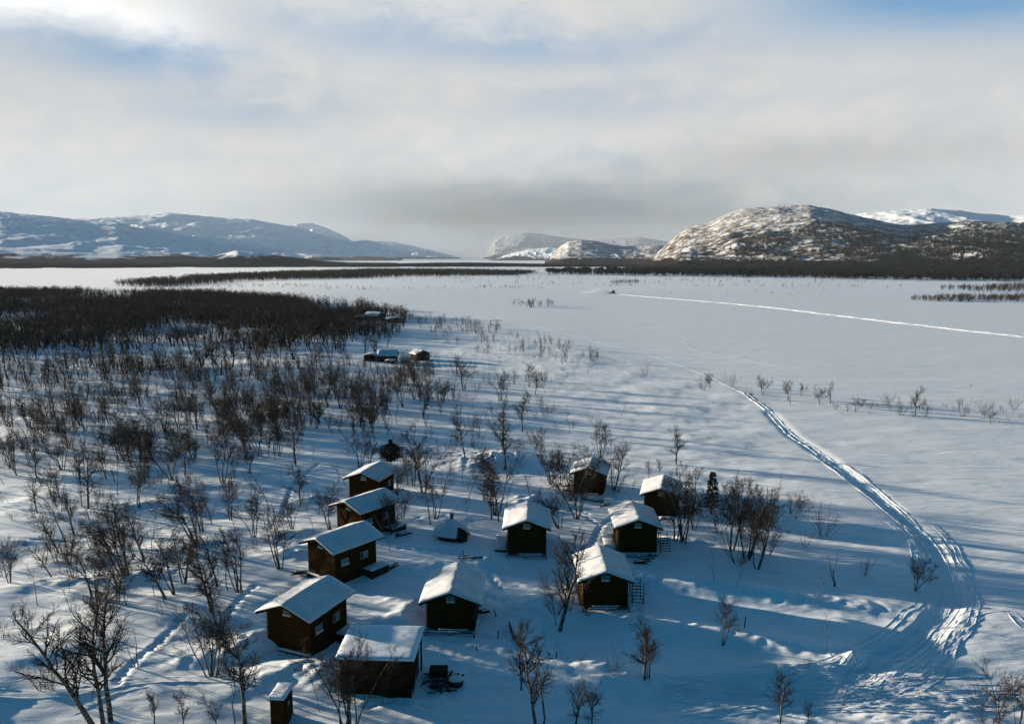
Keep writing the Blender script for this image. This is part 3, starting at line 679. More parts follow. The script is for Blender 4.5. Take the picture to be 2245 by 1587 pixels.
# ------------------------------------------------------------------ yard objects
def plank_frame(i, label, y0, seed, w=2.1):
    rn = random.Random(seed); X0, Y0, _ = local(i, 0, y0); z0 = tz(X0, Y0)
    t = thing('timber_trestle', (X0, Y0, z0-.02), CAB[i][3], label, 'trestle', 'snow-capped timber frames before the cabins')
    for xx in (-w+.1, 0, w-.1):
        p = MB().box(xx-.07, xx+.07, -.45, .25, .12, .26).go('beam', DARK, t)
        snowslab('beam_snow', p, xx-.09, xx+.09, -.47, .25, lambda X: X*0+.26, .06, nx=6, ny=10, edge=.04, skirt=.02, lump=.01, seed=seed)
        MB().box(xx-.05, xx+.05, -.35, -.25, -.4, .118).go('leg', DARK, t)
    for yy in (-.3, .12):
        p = MB().box(-w, w, yy-.05, yy+.05, .262, .34).go('rail', DARK, t)
        q = rn.uniform(-.6, .3); snowslab('rail_snow', p, q-1.1, q+1.3, yy-.07, yy+.07, lambda X: X*0+.34, .06, nx=16, ny=6, edge=.04, skirt=.02, lump=.03, seed=seed+yy)
plank_frame(4, 'snow-capped timber frame in front of the centre front cabin', -3.3, 1); plank_frame(5, 'snow-capped timber frame in front of the cabin in the middle of the yard', -3.25, 2)
plank_frame(6, 'snow-capped timber frame in front of the front right cabin', -3.3, 3); plank_frame(7, 'snow-capped timber frame between the two scaffolded cabins', -3.3, 4, 1.6)
plank_frame(9, 'snow-capped timber frame before the farthest right cabin', -3.4, 6)
def table(px, py, label, w=1.7, d=.9, rz=0):
    x, y, z = G(px, py); t = thing('table', (x, y, z), rz, label, 'table')
    top = MB().box(-w/2, w/2, -d/2, d/2, .5, .56).go('table_top', DARK, t)
    snowslab('table_snow', top, -w/2, w/2, -d/2, d/2, lambda X: X*0+.56, .2, nx=14, ny=10, edge=.15, skirt=.02, lump=.05)
    for sx in (-1, 1):
        for sy in (-1, 1): MB().box(sx*(w/2-.1)-.04, sx*(w/2-.1)+.04, sy*(d/2-.1)-.04, sy*(d/2-.1)+.04, -.3, .5).go('leg', DARK, t)
table(1461, 1146, 'low table buried under a snow cushion in front of the rear right cabin')
def bench(px, py, rz, label):
    x, y, z = G(px, py); t = thing('bench', (x, y, z), rz, label, 'bench')
    s = MB().box(-.16, .16, -1.1, 1.1, .34, .4).go('seat', DARK, t)
    snowslab('seat_snow', s, -.16, .16, -1.05, 1.1, lambda X: X*0+.4, .06, nx=8, ny=16, edge=.05, skirt=.02, lump=.02)
    MB().box(-.22, -.18, -1.1, 1.1, .3, .68).go('backrest', DARK, t)
    for yy in (-.9, .9): MB().box(-.15, .15, yy-.05, yy+.05, -.2, .34).go('leg', DARK, t)
bench(1125, 1390, R(8), 'dark wooden bench standing alone in the shaded yard')
def post(px, py, h, label, lean=0):
    x, y, z = G(px, py); t = thing('marker_post', (x, y, z), 0, label, 'post', 'short posts stuck in the snow'); t.rotation_euler = (0, lean, rnd.random()*3)
    MB().rod((0, 0, -.3), (0, 0, h), .05, .04, 7).go('stake', DARK, t)
    MB().rod((0, 0, h), (0, 0, h+.05), .05, .02, 7).go('snow_cap', RSNOW, t)
post(1092, 1400, .7, 'short stake left of the lone bench'); post(1220, 1440, .5, 'short stake above the thin birches at the bottom'); post(1018, 1222, .8, 'short stake on the sunlit snow pile behind the centre cabin', .2)
post(1088, 1352, .7, 'short leaning stake right of the centre front cabin', .3); post(1045, 1425, .4, 'lowest short stake before the centre front cabin'); post(1632, 1375, .9, 'thin stake in the shaded snow right of the cabins', .15)
def woodpile(px, py, rz, n, L_, label, seed, w=.08):
    rn = random.Random(seed); x, y, z = G(px, py); t = thing('timber_pile', (x, y, z), rz, label, 'timber pile', 'loose timber lying in the snow')
    m = MB()
    for k in range(n):
        a = rn.uniform(-.25, .25); l = L_*rn.uniform(.7, 1); cx = rn.uniform(-.3, .3); cy = (k-n/2)*w*1.3; h = .12+rn.random()*.2
        m.bar((cx-l/2*cos(a), cy-l/2*sin(a), h), (cx+l/2*cos(a), cy+l/2*sin(a), h+rn.uniform(-.05, .15)), w, w)
    o = m.go('timber', TRIM if seed % 2 else DARK, t); snowslab('timber_snow', o, -L_*.3, L_*.25, -.15, .12, lambda X: X*0+.3, .08, nx=10, ny=8, edge=.06, skirt=.02, lump=.04, seed=seed)
woodpile(1296, 1098, R(-28), 4, 3.6, 'long yellow poles lying before the farthest right cabin', 1)
woodpile(1328, 1110, R(20), 5, 1.6, 'dark timber scraps between the farthest right cabin and the scaffolded one', 2)
woodpile(1405, 1235, R(10), 5, 1.8, 'dark timber under snow in front of the second scaffolded cabin', 4)
woodpile(662, 1258, R(10), 6, 2.2, 'dark planks in the snow between the two front cabins of the left row', 6)
woodpile(1062, 1345, R(20), 5, 1.1, 'small dark scrap pile right of the centre front cabin', 8)
woodpile(858, 1245, R(60), 5, 1.6, 'dark broken poles at the right end of the middle cabin of the left row', 12)
woodpile(885, 1175, R(40), 6, 1.8, 'dark timber beside the golden-gabled cabin', 14)
x, y, z = G(1040, 1225); t = thing('ladder', (x, y, z+.08), R(-6), 'wooden ladder half sunk in the sunlit snow pile behind the centre cabin', 'ladder')
for s_ in (-.22, .22): MB().bar((-1.7, s_, .02), (1.7, s_, .1), .06, .07).go('rail', DARK, t)
for k_ in range(9): MB().bar((-1.5+k_*.37, -.2, .05+.01*k_), (-1.5+k_*.37, .2, .05+.01*k_), .045).go('rung', DARK, t)
# hot tub and scrap heap beside the shed
x, y, z = G(1000, 1500); t = thing('hot_tub', (x, y, z-.1), 0, 'round tub with a snow-covered lid beside the dark scrap heap', 'tub')
MB().rod((0, 0, -.2), (0, 0, .52), .48, .5, 24).go('tub_wall', DARK, t)
for zz in (.15, .4): MB().rod((0, 0, zz-.02), (0, 0, zz+.02), .515, n=24).go('hoop', METAL, t)
V = [(0, 0, .66)]; Fc = []
for i in range(1, 7):
    for k in range(28):
        a = 2*pi*k/28; q = i/6; V.append((.53*q*cos(a), .53*q*sin(a), .55+.11*(1-q**6)))
for k in range(28): Fc.append((0, 1+k, 1+(k+1) % 28))
for i in range(5):
    for k in range(28): Fc.append((1+i*28+k, 1+(i+1)*28+k, 1+(i+1)*28+(k+1) % 28, 1+i*28+(k+1) % 28))
me = bpy.data.meshes.new('lid_snow'); me.from_pydata(V, [], Fc); me.update(); link('lid_snow', me, RSNOW, t, True)
x, y, z = G(965, 1500); t = thing('scrap_heap', (x, y, z-.1), 0, 'dark heap of boards and branches between the shed and the round tub', 'heap')
rn = random.Random(9); m = MB()
for k in range(46):
    a = rn.random()*pi; l = rn.uniform(.5, 1.6); cx, cy = rn.gauss(0, .5), rn.gauss(.1, .9); h = max(.05, .75-.5*math.hypot(cx*1.1, cy*.7))*rn.random()+.08; e = rn.uniform(-.3, .3)
    m.bar((cx-l/2*cos(a), cy-l/2*sin(a), h-e*.4), (cx+l/2*cos(a), cy+l/2*sin(a), h+e), rn.uniform(.04, .16), rn.uniform(.03, .08))
m.go('boards', JUNK, t)
m = MB()
for k in range(120):
    a = rn.random()*2*pi; cx, cy = rn.gauss(0, .55), rn.gauss(.1, .9); m.rod((cx, cy, 0), (cx+.4*cos(a), cy+.4*sin(a), .3+rn.random()*.5), .014, .005, 3)
m.go('branches', TWIG, t)
m = MB(); m.box(-.9, .4, 1.0, 1.9, .1, .55); m.go('crate', DARK, t)
# ------------------------------------------------------------------ snow groomer far out on the lake
x, y, z = G(1344, 643); t = thing('snow_groomer', (x, y, z), R(4), 'tiny dark tracked vehicle throwing up snow far out on the lake', 'snow vehicle')
MB().box(-1.9, 1.7, -1.1, 1.1, .55, 1.3).go('body', METAL, t)
cb = MB(); cb.add([(-.9, -1, 1.3), (1.3, -1, 1.3), (1.3, 1, 1.3), (-.9, 1, 1.3), (-.5, -.9, 2.7), (1.2, -.9, 2.7), (1.2, .9, 2.7), (-.5, .9, 2.7)], [(0, 1, 5, 4), (1, 2, 6, 5), (2, 3, 7, 6), (3, 0, 4, 7), (4, 5, 6, 7)]); c_ = cb.go('cab', METAL, t)
MB().box(.2, 1.0, -1.0, -.93, 1.7, 2.4).go('window', GLASS, c_)
for s in (-1, 1):
    w_ = MB(); n = 10; prof = [(-2.1, .5), (-1.8, .15), (1.7, .1), (2.0, .5), (1.7, .9), (-1.8, .9)]
    w_.add([(a, s*1.15, b) for a, b in prof]+[(a, s*1.7, b) for a, b in prof], [tuple(range(6)), tuple(range(11, 5, -1))]+[(k, (k+1) % 6, 6+(k+1) % 6, 6+k) for k in range(6)]); w_.go('track', METAL, t)
MB().box(-2.9, -2.6, -1.9, 1.9, .2, 1.2).go('blade', METAL, t)
# ------------------------------------------------------------------ trees
def segs_tube(segs, sides):
    """segs: array (n, 8) p0 p1 r0 r1 -> verts, quads"""
    s = np.asarray(segs, float); p0 = s[:, :3]; p1 = s[:, 3:6]; d = p1-p0; d /= np.linalg.norm(d, axis=1)[:, None]+1e-9
    up = np.where(np.abs(d[:, 2:3]) < .9, [[0, 0, 1.]], [[1., 0, 0]]); a = np.cross(d, up); a /= np.linalg.norm(a, axis=1)[:, None]; b = np.cross(a, d)
    V = []
    for e, r in ((p0, s[:, 6:7]), (p1, s[:, 7:8])):
        for k in range(sides):
            t = 2*pi*k/sides; V.append(e+(a*cos(t)+b*sin(t))*r)
    V = np.stack(V, 1); n = len(s); base = (np.arange(n)*2*sides)[:, None]
    Fq = np.concatenate([base+np.array([[k, (k+1) % sides, sides+(k+1) % sides, sides+k]]) for k in range(sides)])
    return V.reshape(-1, 3), Fq
def unit(v): return v/(np.linalg.norm(v)+1e-9)
def grow(rn, out, p, d, length, r, level, spec):
    """recursive limb: bends, tapers and forks"""
    n = spec['n'][level]; st = length/n; pts = [p]; rs = [r]; dirs = [d]
    for i in range(n):
        w = spec['wob'][level]
        d = unit(d+np.array([rn.gauss(0, w), rn.gauss(0, w), rn.gauss(0, w*.6)+spec['up'][level]]))
        q = pts[-1]+d*st; rq = r*(1-(i+1)/n*.8) if level < spec['max'] else r*(1-(i+1)/n*.6)
        out[level].append(np.concatenate([pts[-1], q, [rs[-1], rq]])); pts.append(q); rs.append(rq); dirs.append(d)
    if level >= spec['max']: return
    m = spec['kids'][level]; t0 = spec['t0'][level]
    m = max(1, int(round(m*rn.uniform(.8, 1.2))))
    for k in range(m):
        t = t0+(1-t0)*(k+rn.random()*.8)/m; f = t*n; i = min(n-1, int(f)); q = pts[i]+(pts[i+1]-pts[i])*(f-i); dd = dirs[i+1]
        ang = spec['ang'][level]*rn.uniform(.7, 1.3); az = rn.random()*2*pi
        a = unit(np.cross(dd, [0.3, 0.2, 1.])); b = np.cross(a, dd)
        nd = unit(dd*cos(ang)+(a*cos(az)+b*sin(az))*sin(ang))
        sh = spec['len'][level]*length*(1-.55*max(0, t-t0)/(1-t0+.01))*rn.uniform(.65, 1.2)
        rr = max(spec['rmin'], min(rs[i]*.6, spec['rk'][level]*r))
        grow(rn, out, q, nd, sh, rr, level+1, spec)
def gen_tree(kind, seed, lod=0):
    rn = random.Random(seed); out = [[], [], [], [], []]
    sp = dict(n=[7, 4, 3, 2], wob=[.10, .17, .2, .22], up=[.04, .07, .06, .04], kids=[19, 10, 7], t0=[.26, .16, .1], ang=[.85, .75, .7], len=[.40, .5, .52], rk=[.42, .5, .5], rmin=.0068, max=3)
    if lod == 1: sp.update(n=[5, 3, 1, 1], kids=[11, 6, 5], max=2, rmin=.013); sp['len'] = [.38, .55, .5]
    if lod == 2: sp.update(n=[3, 1, 1, 1], kids=[9, 4], max=2, rmin=.022); sp['len'] = [.42, .6, .5]
    if kind == 'single': stems = [(0, 0, .10, 4.9)]; tilt = .05
    elif kind == 'multi': stems = [(rn.random()*6.3, rn.uniform(.12, .34), rn.uniform(.04, .06), rn.uniform(3.7, 4.9)) for _ in range(rn.choice((3, 4, 5)))]; sp['kids'] = [max(3, int(sp['kids'][0]*.62))]+sp['kids'][1:]; sp['t0'][0] = .36
    elif kind == 'thin': stems = [(0, .05, .045, 4.8)]; sp['kids'] = [9, 4, 3][:len(sp['kids'])]; sp['len'] = [.22, .45, .5]; sp['t0'][0] = .35; sp['wob'][0] = .16
    elif kind == 'dead': stems = [(0, .12, .08, 4.4), (2.5, .35, .06, 3.8)]; sp['kids'] = [5, 2, 1][:len(sp['kids'])]; sp['len'] = [.22, .4, .5]; sp['wob'] = [.22, .3, .3, .3]
    elif kind == 'gnarl': stems = [(0, .1, .10, 4.6)]; sp['wob'] = [.15, .3, .3, .3]; sp['up'] = [.13, .1, .06, .04]; sp['kids'] = [13, 8, 6][:len(sp['kids'])]; sp['t0'][0] = .2
    else:
        stems = [(rn.random()*6.3, rn.uniform(.15, .75), .028, rn.uniform(3.2, 5)) for _ in range(13 if lod == 0 else 9)]
        sp['kids'] = [6, 4, 3][:len(sp['kids'])] if lod == 0 else [5, 3][:len(sp['kids'])]; sp['ang'] = [.5, .55, .5]; sp['len'] = [.4, .5, .5]; sp['t0'][0] = .25; sp['wob'][0] = .12
        if lod == 0: sp['max'] = 2; sp['rmin'] = .009
    for az, tl, r, h in stems:
        d = np.array([sin(az)*sin(tl), cos(az)*sin(tl), cos(tl)])
        grow(rn, out, np.array([sin(az)*.06*len(stems)*.4, cos(az)*.06*len(stems)*.4, -.25]), d, h+.25, r if kind != 'multi' else r*1.15, 0, sp)
    return out
HT = 4.6
kinds = {'single': 4, 'multi': 5, 'thin': 3, 'dead': 1, 'gnarl': 2, 'bush': 4}
def two_meshes(kind, seed):
    o = gen_tree(kind, seed); top = max(s[5] for l in o for s in l); res = []
    v, f = segs_tube(o[0], 6); res.append(npmesh('trunk', v, f))
    rest = [s for l in o[1:] for s in l]; v, f = segs_tube(rest, 3); res.append(npmesh('crown', v, f))
    res[0].materials.append(BARK if kind != 'bush' else TWIGR); res[1].materials.append(TWIG if kind != 'bush' else TWIGR)
    return res+[top]
LIB = {k: [two_meshes(k, 100*i+hash_) for i in range(n)] for (k, n), hash_ in zip(kinds.items(), (11, 23, 37, 41, 59, 67))}
# x px, base px, top px, type, lean (radians, positive = towards the left of the view)
HAND = '''81 1046 972 s 0|176 1061 975 s .25|194 1115 990 s .05|82 1124 1045 s .35|233 1051 985 s .1|305 1109 1010 m .1|314 1056 958 m .15|258 1086 1010 t .2|375 1051 955 m .2
406 1043 958 s .1|489 1058 945 m .1|540 1008 945 s .15|505 1140 1040 m .05|557 1178 1080 m .05|464 1149 1055 t .2|443 1165 1060 m .15|436 1198 1060 m .25|164 1172 1065 s .2
128 1211 1110 s .35|145 1198 1070 t .1|275 1202 1115 b .1|277 1261 1100 m .4|267 1262 1130 m .3|292 1225 1130 t .2|315 1231 1120 s .2|333 1208 1140 t 0|113 1265 1180 s .4
202 1310 1195 m .25|81 1327 1240 t .4|8 1264 1200 b 0|338 1307 1235 t .4|363 1312 1190 s .3|383 1303 1180 m .15|401 1280 1170 m .1|476 1285 1165 s .15|499 1294 1200 t .4
522 1298 1165 m .15|532 1299 1180 t .1|464 1343 1210 s .15|471 1367 1240 s .2|212 1392 1300 s .1|195 1397 1290 t .4|262 1375 1300 t 0|224 1586 1340 s .3|205 1588 1350 s .45
243 1580 1310 s .0|299 1464 1395 d -.2|92 1510 1440 b .2|110 1512 1450 b 0|459 1484 1345 m .15|474 1480 1370 m -.1|536 1585 1390 s .1|514 1590 1430 t .35|339 1592 1520 s .1
402 1600 1530 s 0|479 1600 1530 s .1|355 1350 1313 d 0|349 1372 1355 b 0|773 941 920 b 0|660 1104 1015 s 0|648 1019 920 s 0|613 999 930 m 0|570 999 920 m 0|604 1010 985 t .3
689 1013 975 t .2|702 934 880 s 0|623 913 865 b 0|578 926 890 b 0|686 880 830 m 0|658 893 870 b 0|754 931 900 b 0|787 1025 950 m .15|809 1019 970 m 0|760 1067 1000 t .3
725 1161 1070 m .25|688 1173 1125 t .2|613 1247 1125 m .1|929 1080 948 m 0|906 1065 985 m 0|895 1065 970 t 0|885 1067 1010 t 0|943 1150 1030 t .1|954 1138 1040 m 0
973 1077 990 t 0|1019 1007 905 s .1|1035 945 905 b 0|1039 981 955 b 0|1106 1022 890 s 0|1041 1049 1005 b 0|1029 1097 1040 t 0|1077 1138 1040 s .2|1085 1130 985 m 0|1093 1143 1050 s 0
1021 1105 1085 b 0|855 1210 1140 t 0|883 1138 1085 m 0|872 1173 1135 m 0|978 985 968 b 0|1098 878 818 m 0|1016 855 790 m 0|1046 861 838 b 0|970 883 835 m 0|1001 896 885 b 0
928 915 830 s 0|935 898 850 m 0|884 892 815 m .1|904 871 820 t 0|856 886 838 t 0|835 864 820 t .4|812 835 808 b 0|822 913 860 s .3|772 902 835 m .1|784 901 840 m 0
792 883 825 m 0|720 865 805 m 0|734 860 805 m 0|578 854 805 m 0|1144 947 870 s 0|1174 864 815 s 0|1192 850 815 m 0|1160 847 800 m 0|1414 824 793 b 0|1542 856 822 b 0
1556 852 822 m 0|1604 848 815 b 0|1672 868 825 m 0|1640 872 848 b 0|1363 916 882 t 0|1249 951 892 t 0|1207 906 880 b 0|1174 917 898 b 0|1294 926 910 b 0|1257 937 920 b 0
1191 954 935 b 0|1187 1004 948 m .25|1194 1019 955 t 0|1317 1004 928 m 0|1483 1018 938 s 0|1347 1072 972 m -.15|1382 1096 1040 t 0|1422 1050 1012 s 0|1445 1042 1010 s 0
1209 1062 982 m 0|1228 1065 985 m 0|1246 1118 1058 t 0|1264 1135 1000 m .1|1227 1158 1075 m .3|1257 1210 1130 t 0|1501 1188 1048 m -.15|1478 1185 1090 m 0|1522 1160 1085 m -.1|1584 1120 1050 s -.3
1604 1206 1060 m -.1|1600 1150 1085 s -.1|1660 1246 1110 m -.15|1636 1225 1080 m 0|1765 1199 1165 b 0|1806 1176 1112 b -.3|1564 1274 1215 t 0|1613 1285 1240 t 0|1829 1285 1222 d -.1
1793 1315 1250 t 0|1895 1261 1228 b 0|2008 1295 1232 m -.45|1585 1413 1325 m 0|1814 1425 1360 t 0|1709 1592 1485 s 0|1770 1592 1545 s 0|2193 1592 1480 m 0|2232 1592 1490 m 0
2168 1598 1510 b 0|1415 1489 1358 s 0|1422 1486 1400 m 0|1771 1462 1445 b 0|1227 1381 1190 s -.12|1218 1370 1272 t .35|1142 1512 1400 s 0|1176 1598 1418 s 0|1192 1598 1425 t -.2
1273 1455 1432 b 0|1356 1465 1425 t 0|1343 1478 1440 b 0|1262 1598 1492 s 0|1297 1598 1510 s 0|755 1598 1430 m .05|775 1598 1440 m 0|1727 878 838 m 0|1756 867 840 m -.2|1798 888 850 m 0
1821 884 842 g -.3|1832 898 880 b -.2|1874 902 872 m -.3|1908 895 877 b 0|1946 887 862 b 0|1974 910 872 b 0|2005 911 853 s 0|2029 913 890 b 0|2042 906 882 t 0|2086 910 885 t 0
2111 913 882 b 0|2157 910 880 b 0|2172 930 900 m -.2|2222 897 868 b 0|2205 916 900 t 0|1688 1138 1075 s -.1|1744 1135 1085 m -.1|2128 848 842 b 0|430 941 850 m .15|390 940 870 m .3
335 960 890 m .2|150 975 905 m .3|100 985 925 b .1|60 965 900 t .2|240 930 870 m .3|560 1500 1440 t .2|130 1255 1190 t .2|30 1010 950 m .2|590 1120 1040 t .1|640 1160 1090 m .1
1060 1095 1010 m 0|1110 1110 1040 t 0|1015 1060 1000 t 0|1290 1350 1320 b 0|700 1560 1470 t .1|620 1330 1290 b .1|1480 1120 1060 m -.1|1625 1180 1090 m 0|1645 1150 1100 m 0|1218 1346 1285 b 0|1244 1335 1270 b .1|1205 1310 1260 b 0|1255 1098 1030 b 0|1350 1078 1020 b 0|1500 1135 1065 b 0|1575 1170 1085 b 0|870 1090 1020 m 0|860 1170 1090 m .1|1620 1235 1150 b 0|1680 1215 1140 b 0|1660 1180 1110 m 0'''
TY = {'s': 'single', 'm': 'multi', 't': 'thin', 'd': 'dead', 'g': 'gnarl', 'b': 'bush'}
rt = random.Random(21)
PLANTS = []     # x, y, z, height, kind, lean
for it in HAND.replace('\n', '|').split('|'):
    a, b, c, k, l = it.split(); a, b, c, l = float(a), float(b), float(c), float(l)
    x, y, z = G(a, b); zc = y*cos(P)+(CZ-z)*sin(P)
    dep = math.atan2(CZ-z, math.hypot(x, y))
    PLANTS.append((x, y, z, (b-c)*zc/F/cos(dep)*1.16, TY[k], l*.7, a, b))
def inpoly(px, py, poly):
    ins = np.zeros(px.shape, bool); n = len(poly)
    for i in range(n):
        x0, y0 = poly[i]; x1, y1 = poly[(i+1) % n]
        c = ((y0 > py) != (y1 > py)) & (px < (x1-x0)*(py-y0)/(y1-y0+1e-12)+x0); ins ^= c
    return ins
rng = np.random.default_rng(12)
def scatter(poly, per, clump=0., sc=15., z0=-.9, seed=0, maxn=20000):
    w = [flat(a, b, z0) for a, b in poly]; xs_ = [p[0] for p in w]; ys_ = [p[1] for p in w]
    A = (max(xs_)-min(xs_))*(max(ys_)-min(ys_)); n = int(min(A/per, 900000))
    X = rng.uniform(min(xs_), max(xs_), n); Y = rng.uniform(min(ys_), max(ys_), n)
    px, py = topx(X, Y, z0); k = inpoly(px, py, poly)
    X, Y = X[k], Y[k]
    if clump: k = rng.random(len(X)) < np.clip(.5+clump*fbm(X/sc, Y/sc, 3, .6, 90+seed), 0, 1); X, Y = X[k], Y[k]
    if len(X) > maxn: X, Y = X[:maxn], Y[:maxn]
    return X, Y
HX = np.array([p[0] for p in PLANTS]); HY = np.array([p[1] for p in PLANTS])
def away(X, Y, d):
    k = np.ones(len(X), bool)
    for a, b in zip(HX, HY): k &= (X-a)**2+(Y-b)**2 > d*d
    for c in CAB: k &= (X-c[0])**2+(Y-c[1])**2 > 16
    return k
fills = []
for poly, per, cl, hmin, hmax, mix in [
    ([(-40,800),(700,790),(1000,800),(1010,870),(760,985),(560,1010),(-40,1040)], 9.5, 1.0, 2.6, 6.2, 'mmmstb'),
    ([(-40,1040),(560,1010),(640,1100),(560,1240),(200,1330),(-40,1330)], 15, .8, 1.8, 5.0, 'mstbt'),
    ([(-40,1340),(560,1250),(560,1540),(-40,1587)], 50, .6, 1.0, 3.6, 'tbst'),
    ([(1000,800),(1190,820),(1230,940),(1180,1000),(950,960),(760,985),(1010,870)], 26, .8, .8, 4.4, 'mbbst'),
    ([(880,690),(1060,706),(1320,775),(1300,800),(1000,760)], 26, 1.0, 2.2, 4.6, 'mmbst'),
    ([(960,770),(1180,770),(1320,800),(1230,835),(1000,820)], 110, .6, .8, 2.6, 'bbm'),
    ([(1300,780),(1620,850),(1450,860),(1240,840)], 110, .5, .5, 1.6, 'bb'),
    ([(1700,870),(2260,870),(2260,915),(1720,885)], 15, .9, .8, 2.6, 'bbtm'),
    ([(880,1020),(1200,960),(1260,1080),(1060,1160),(900,1120)], 90, .5, .6, 3.2, 'tbts'),
    ([(1480,1060),(1780,1080),(1700,1200),(1500,1180)], 28, .5, .8, 3.2, 'tbsm'),
    ([(1300,940),(2245,940),(2245,1380),(1500,1330)], 700, .3, .3, 1.0, 'bbt')]:
    X, Y = scatter(poly, per*.5, cl, 9., 0, len(fills)); k = away(X, Y, 1.3); X, Y = X[k], Y[k]; Z = terrain(X, Y)
    for a, b, c in zip(X, Y, Z):
        k = mix[rt.randrange(len(mix))]; h = rt.uniform(hmin, hmax)*(.5 if k == 'b' else 1); px, py = topx(a, b, c)
        fills.append((a, b, c, h, TY[k], rt.uniform(-.02, .22)*(1 if px < 900 else .3), px, py))
def shown(p): return p[3]/math.hypot(p[0], p[1])
birch = [p for p in PLANTS if p[4] != 'bush']; bush = [p for p in PLANTS if p[4] == 'bush']
fb = sorted([p for p in fills if p[4] != 'bush'], key=shown, reverse=True); fs_ = sorted([p for p in fills if p[4] == 'bush'], key=shown, reverse=True)
nb = max(0, 298-len(birch)); birch += fb[:nb]; rest = fb[nb:]+fs_[60:]; bush += fs_[:60]
# landmarks for telling the trees apart
LM = [(CAB[0], 'the back-left cabin'), (CAB[1], 'the golden-gabled cabin'), (CAB[2], 'the third left-row cabin'), (CAB[3], 'the foremost left-row cabin'),
      (CAB[4], 'the centre front cabin'), (CAB[5], 'the mid-yard cabin'), (CAB[6], 'the front right cabin'), (CAB[7], 'the second scaffolded cabin'), (CAB[8], 'the rear right cabin'),
      (CAB[9], 'the farthest right cabin'), ((-9.25, 52.1), 'the flat-roofed shed'), ((-6.3, 81), 'the round hut'), ((-15, 47.6), 'the outhouse'), (flat(851, 792), 'the hamlet of huts'),
      (flat(2085, 1310), 'the trail bend'), (flat(1790, 985), 'the straight trail'), (flat(1620, 848), 'the far trail end'), (flat(0, 1587, 0), 'the lower left corner'),
      (flat(2245, 1587, 0), 'the lower right corner'), (flat(230, 900, 0), 'the thicket edge at left'), (flat(640, 870, 0), 'the back-left glade'), (flat(1100, 870, 0), 'the sparse clump above the yard'), (flat(0, 1100, 0), 'the left edge'), (flat(2245, 900, 0), 'the right edge'),(flat(1150, 1587, 0), 'the bottom edge')]
ORD = ['nearest', 'second nearest', 'third nearest', 'fourth nearest', 'fifth nearest', 'sixth nearest', 'seventh nearest', 'eighth nearest', 'ninth nearest', 'tenth nearest', 'eleventh nearest', 'twelfth nearest']
DESC = {'single': 'single-trunked birch', 'multi': 'many-stemmed birch', 'thin': 'thin sparse birch', 'dead': 'dead crooked birch', 'gnarl': 'gnarled bent birch', 'bush': 'leafless bush'}
def labels(lst):
    keyed = {}; med = {'bush': 1.1}
    for i, p in enumerate(lst):
        d = [(math.hypot(p[0]-l[0][0], p[1]-l[0][1]), j) for j, l in enumerate(LM)]; dd, j = min(d)
        l = LM[j][0]; pl = topx(l[0], l[1], 0); side = 'left of' if p[6] < pl[0]-15 else 'right of' if p[6] > pl[0]+15 else 'beyond' if p[1] > l[1] else 'this side of'
        a = 'tall' if p[3] > med.get(p[4], 4.3) else 'short'
        if p[5] > .12 and p[4] != 'bush': a += ' leaning'
        keyed.setdefault((j, side, a, p[4]), []).append((dd, i))
    res = [None]*len(lst)
    for (j, side, a, k), v in keyed.items():
        v.sort()
        for r, (dd, i) in enumerate(v):
            if len(v) == 1: res[i] = f'{a} {DESC[k]} {side} {LM[j][1]}'
            elif r < 12: res[i] = f'{a} {DESC[k]} {side} {LM[j][1]}, {ORD[r]} to it'
            else: res[i] = f'{a} {DESC[k]} in the crowd {side} {LM[j][1]}'
    return res
def place(lst, name, cat, grp):
    for p, lab in zip(lst, labels(lst)):
        x, y, z, h, k, lean = p[:6]; v = rt.choice(LIB[k]); t = bpy.data.objects.new(name, None); COL.objects.link(t); t.empty_display_size = .3
        sc = h/v[2]; t.location = (x, y, z); az = rt.random()*6.283; q = rt.uniform(.85, 1.15)
        t.rotation_euler = (0, -lean, 0) if True else None
        t.scale = (1, 1, 1)
        tag(t, lab, cat, grp)
        for nm, me in (('trunk', v[0]), ('crown', v[1])):
            o = bpy.data.objects.new(nm if k != 'bush' else ('stem' if nm == 'trunk' else 'twigs'), me); COL.objects.link(o); o.parent = t
            o.rotation_euler = (0, 0, az); o.scale = (sc*q, sc*q, sc)
place(birch, 'birch_tree', 'birch', 'bare birches around the camp')
place(bush, 'willow_bush', 'bush', 'leafless bushes in the snow')
# ---- countless farther birches: merged
def lods(lod, seeds, kinds_, sides=3):
    r = []
    for s in seeds:
        for k in kinds_:
            o = gen_tree(k, s, lod); sg = [q for l in o for q in l]; top = max(q[5] for q in sg); v, f = segs_tube(sg, sides) if lod < 2 else flatseg(sg); r.append((v/top, f))
    return r
def flatseg(sg):
    s = np.asarray(sg, float); p0 = s[:, :3]; p1 = s[:, 3:6]; d = p1-p0; d /= np.linalg.norm(d, axis=1)[:, None]; rr = rng.normal(size=d.shape); a = np.cross(d, rr); a /= np.linalg.norm(a, axis=1)[:, None]
    V = np.stack([p0-a*s[:, 6:7]*1.6, p0+a*s[:, 6:7]*1.6, p1+a*s[:, 7:8]*1.4, p1-a*s[:, 7:8]*1.4], 1); n = len(s)
    return V.reshape(-1, 3), (np.arange(n)*4)[:, None]+np.array([[0, 1, 2, 3]])
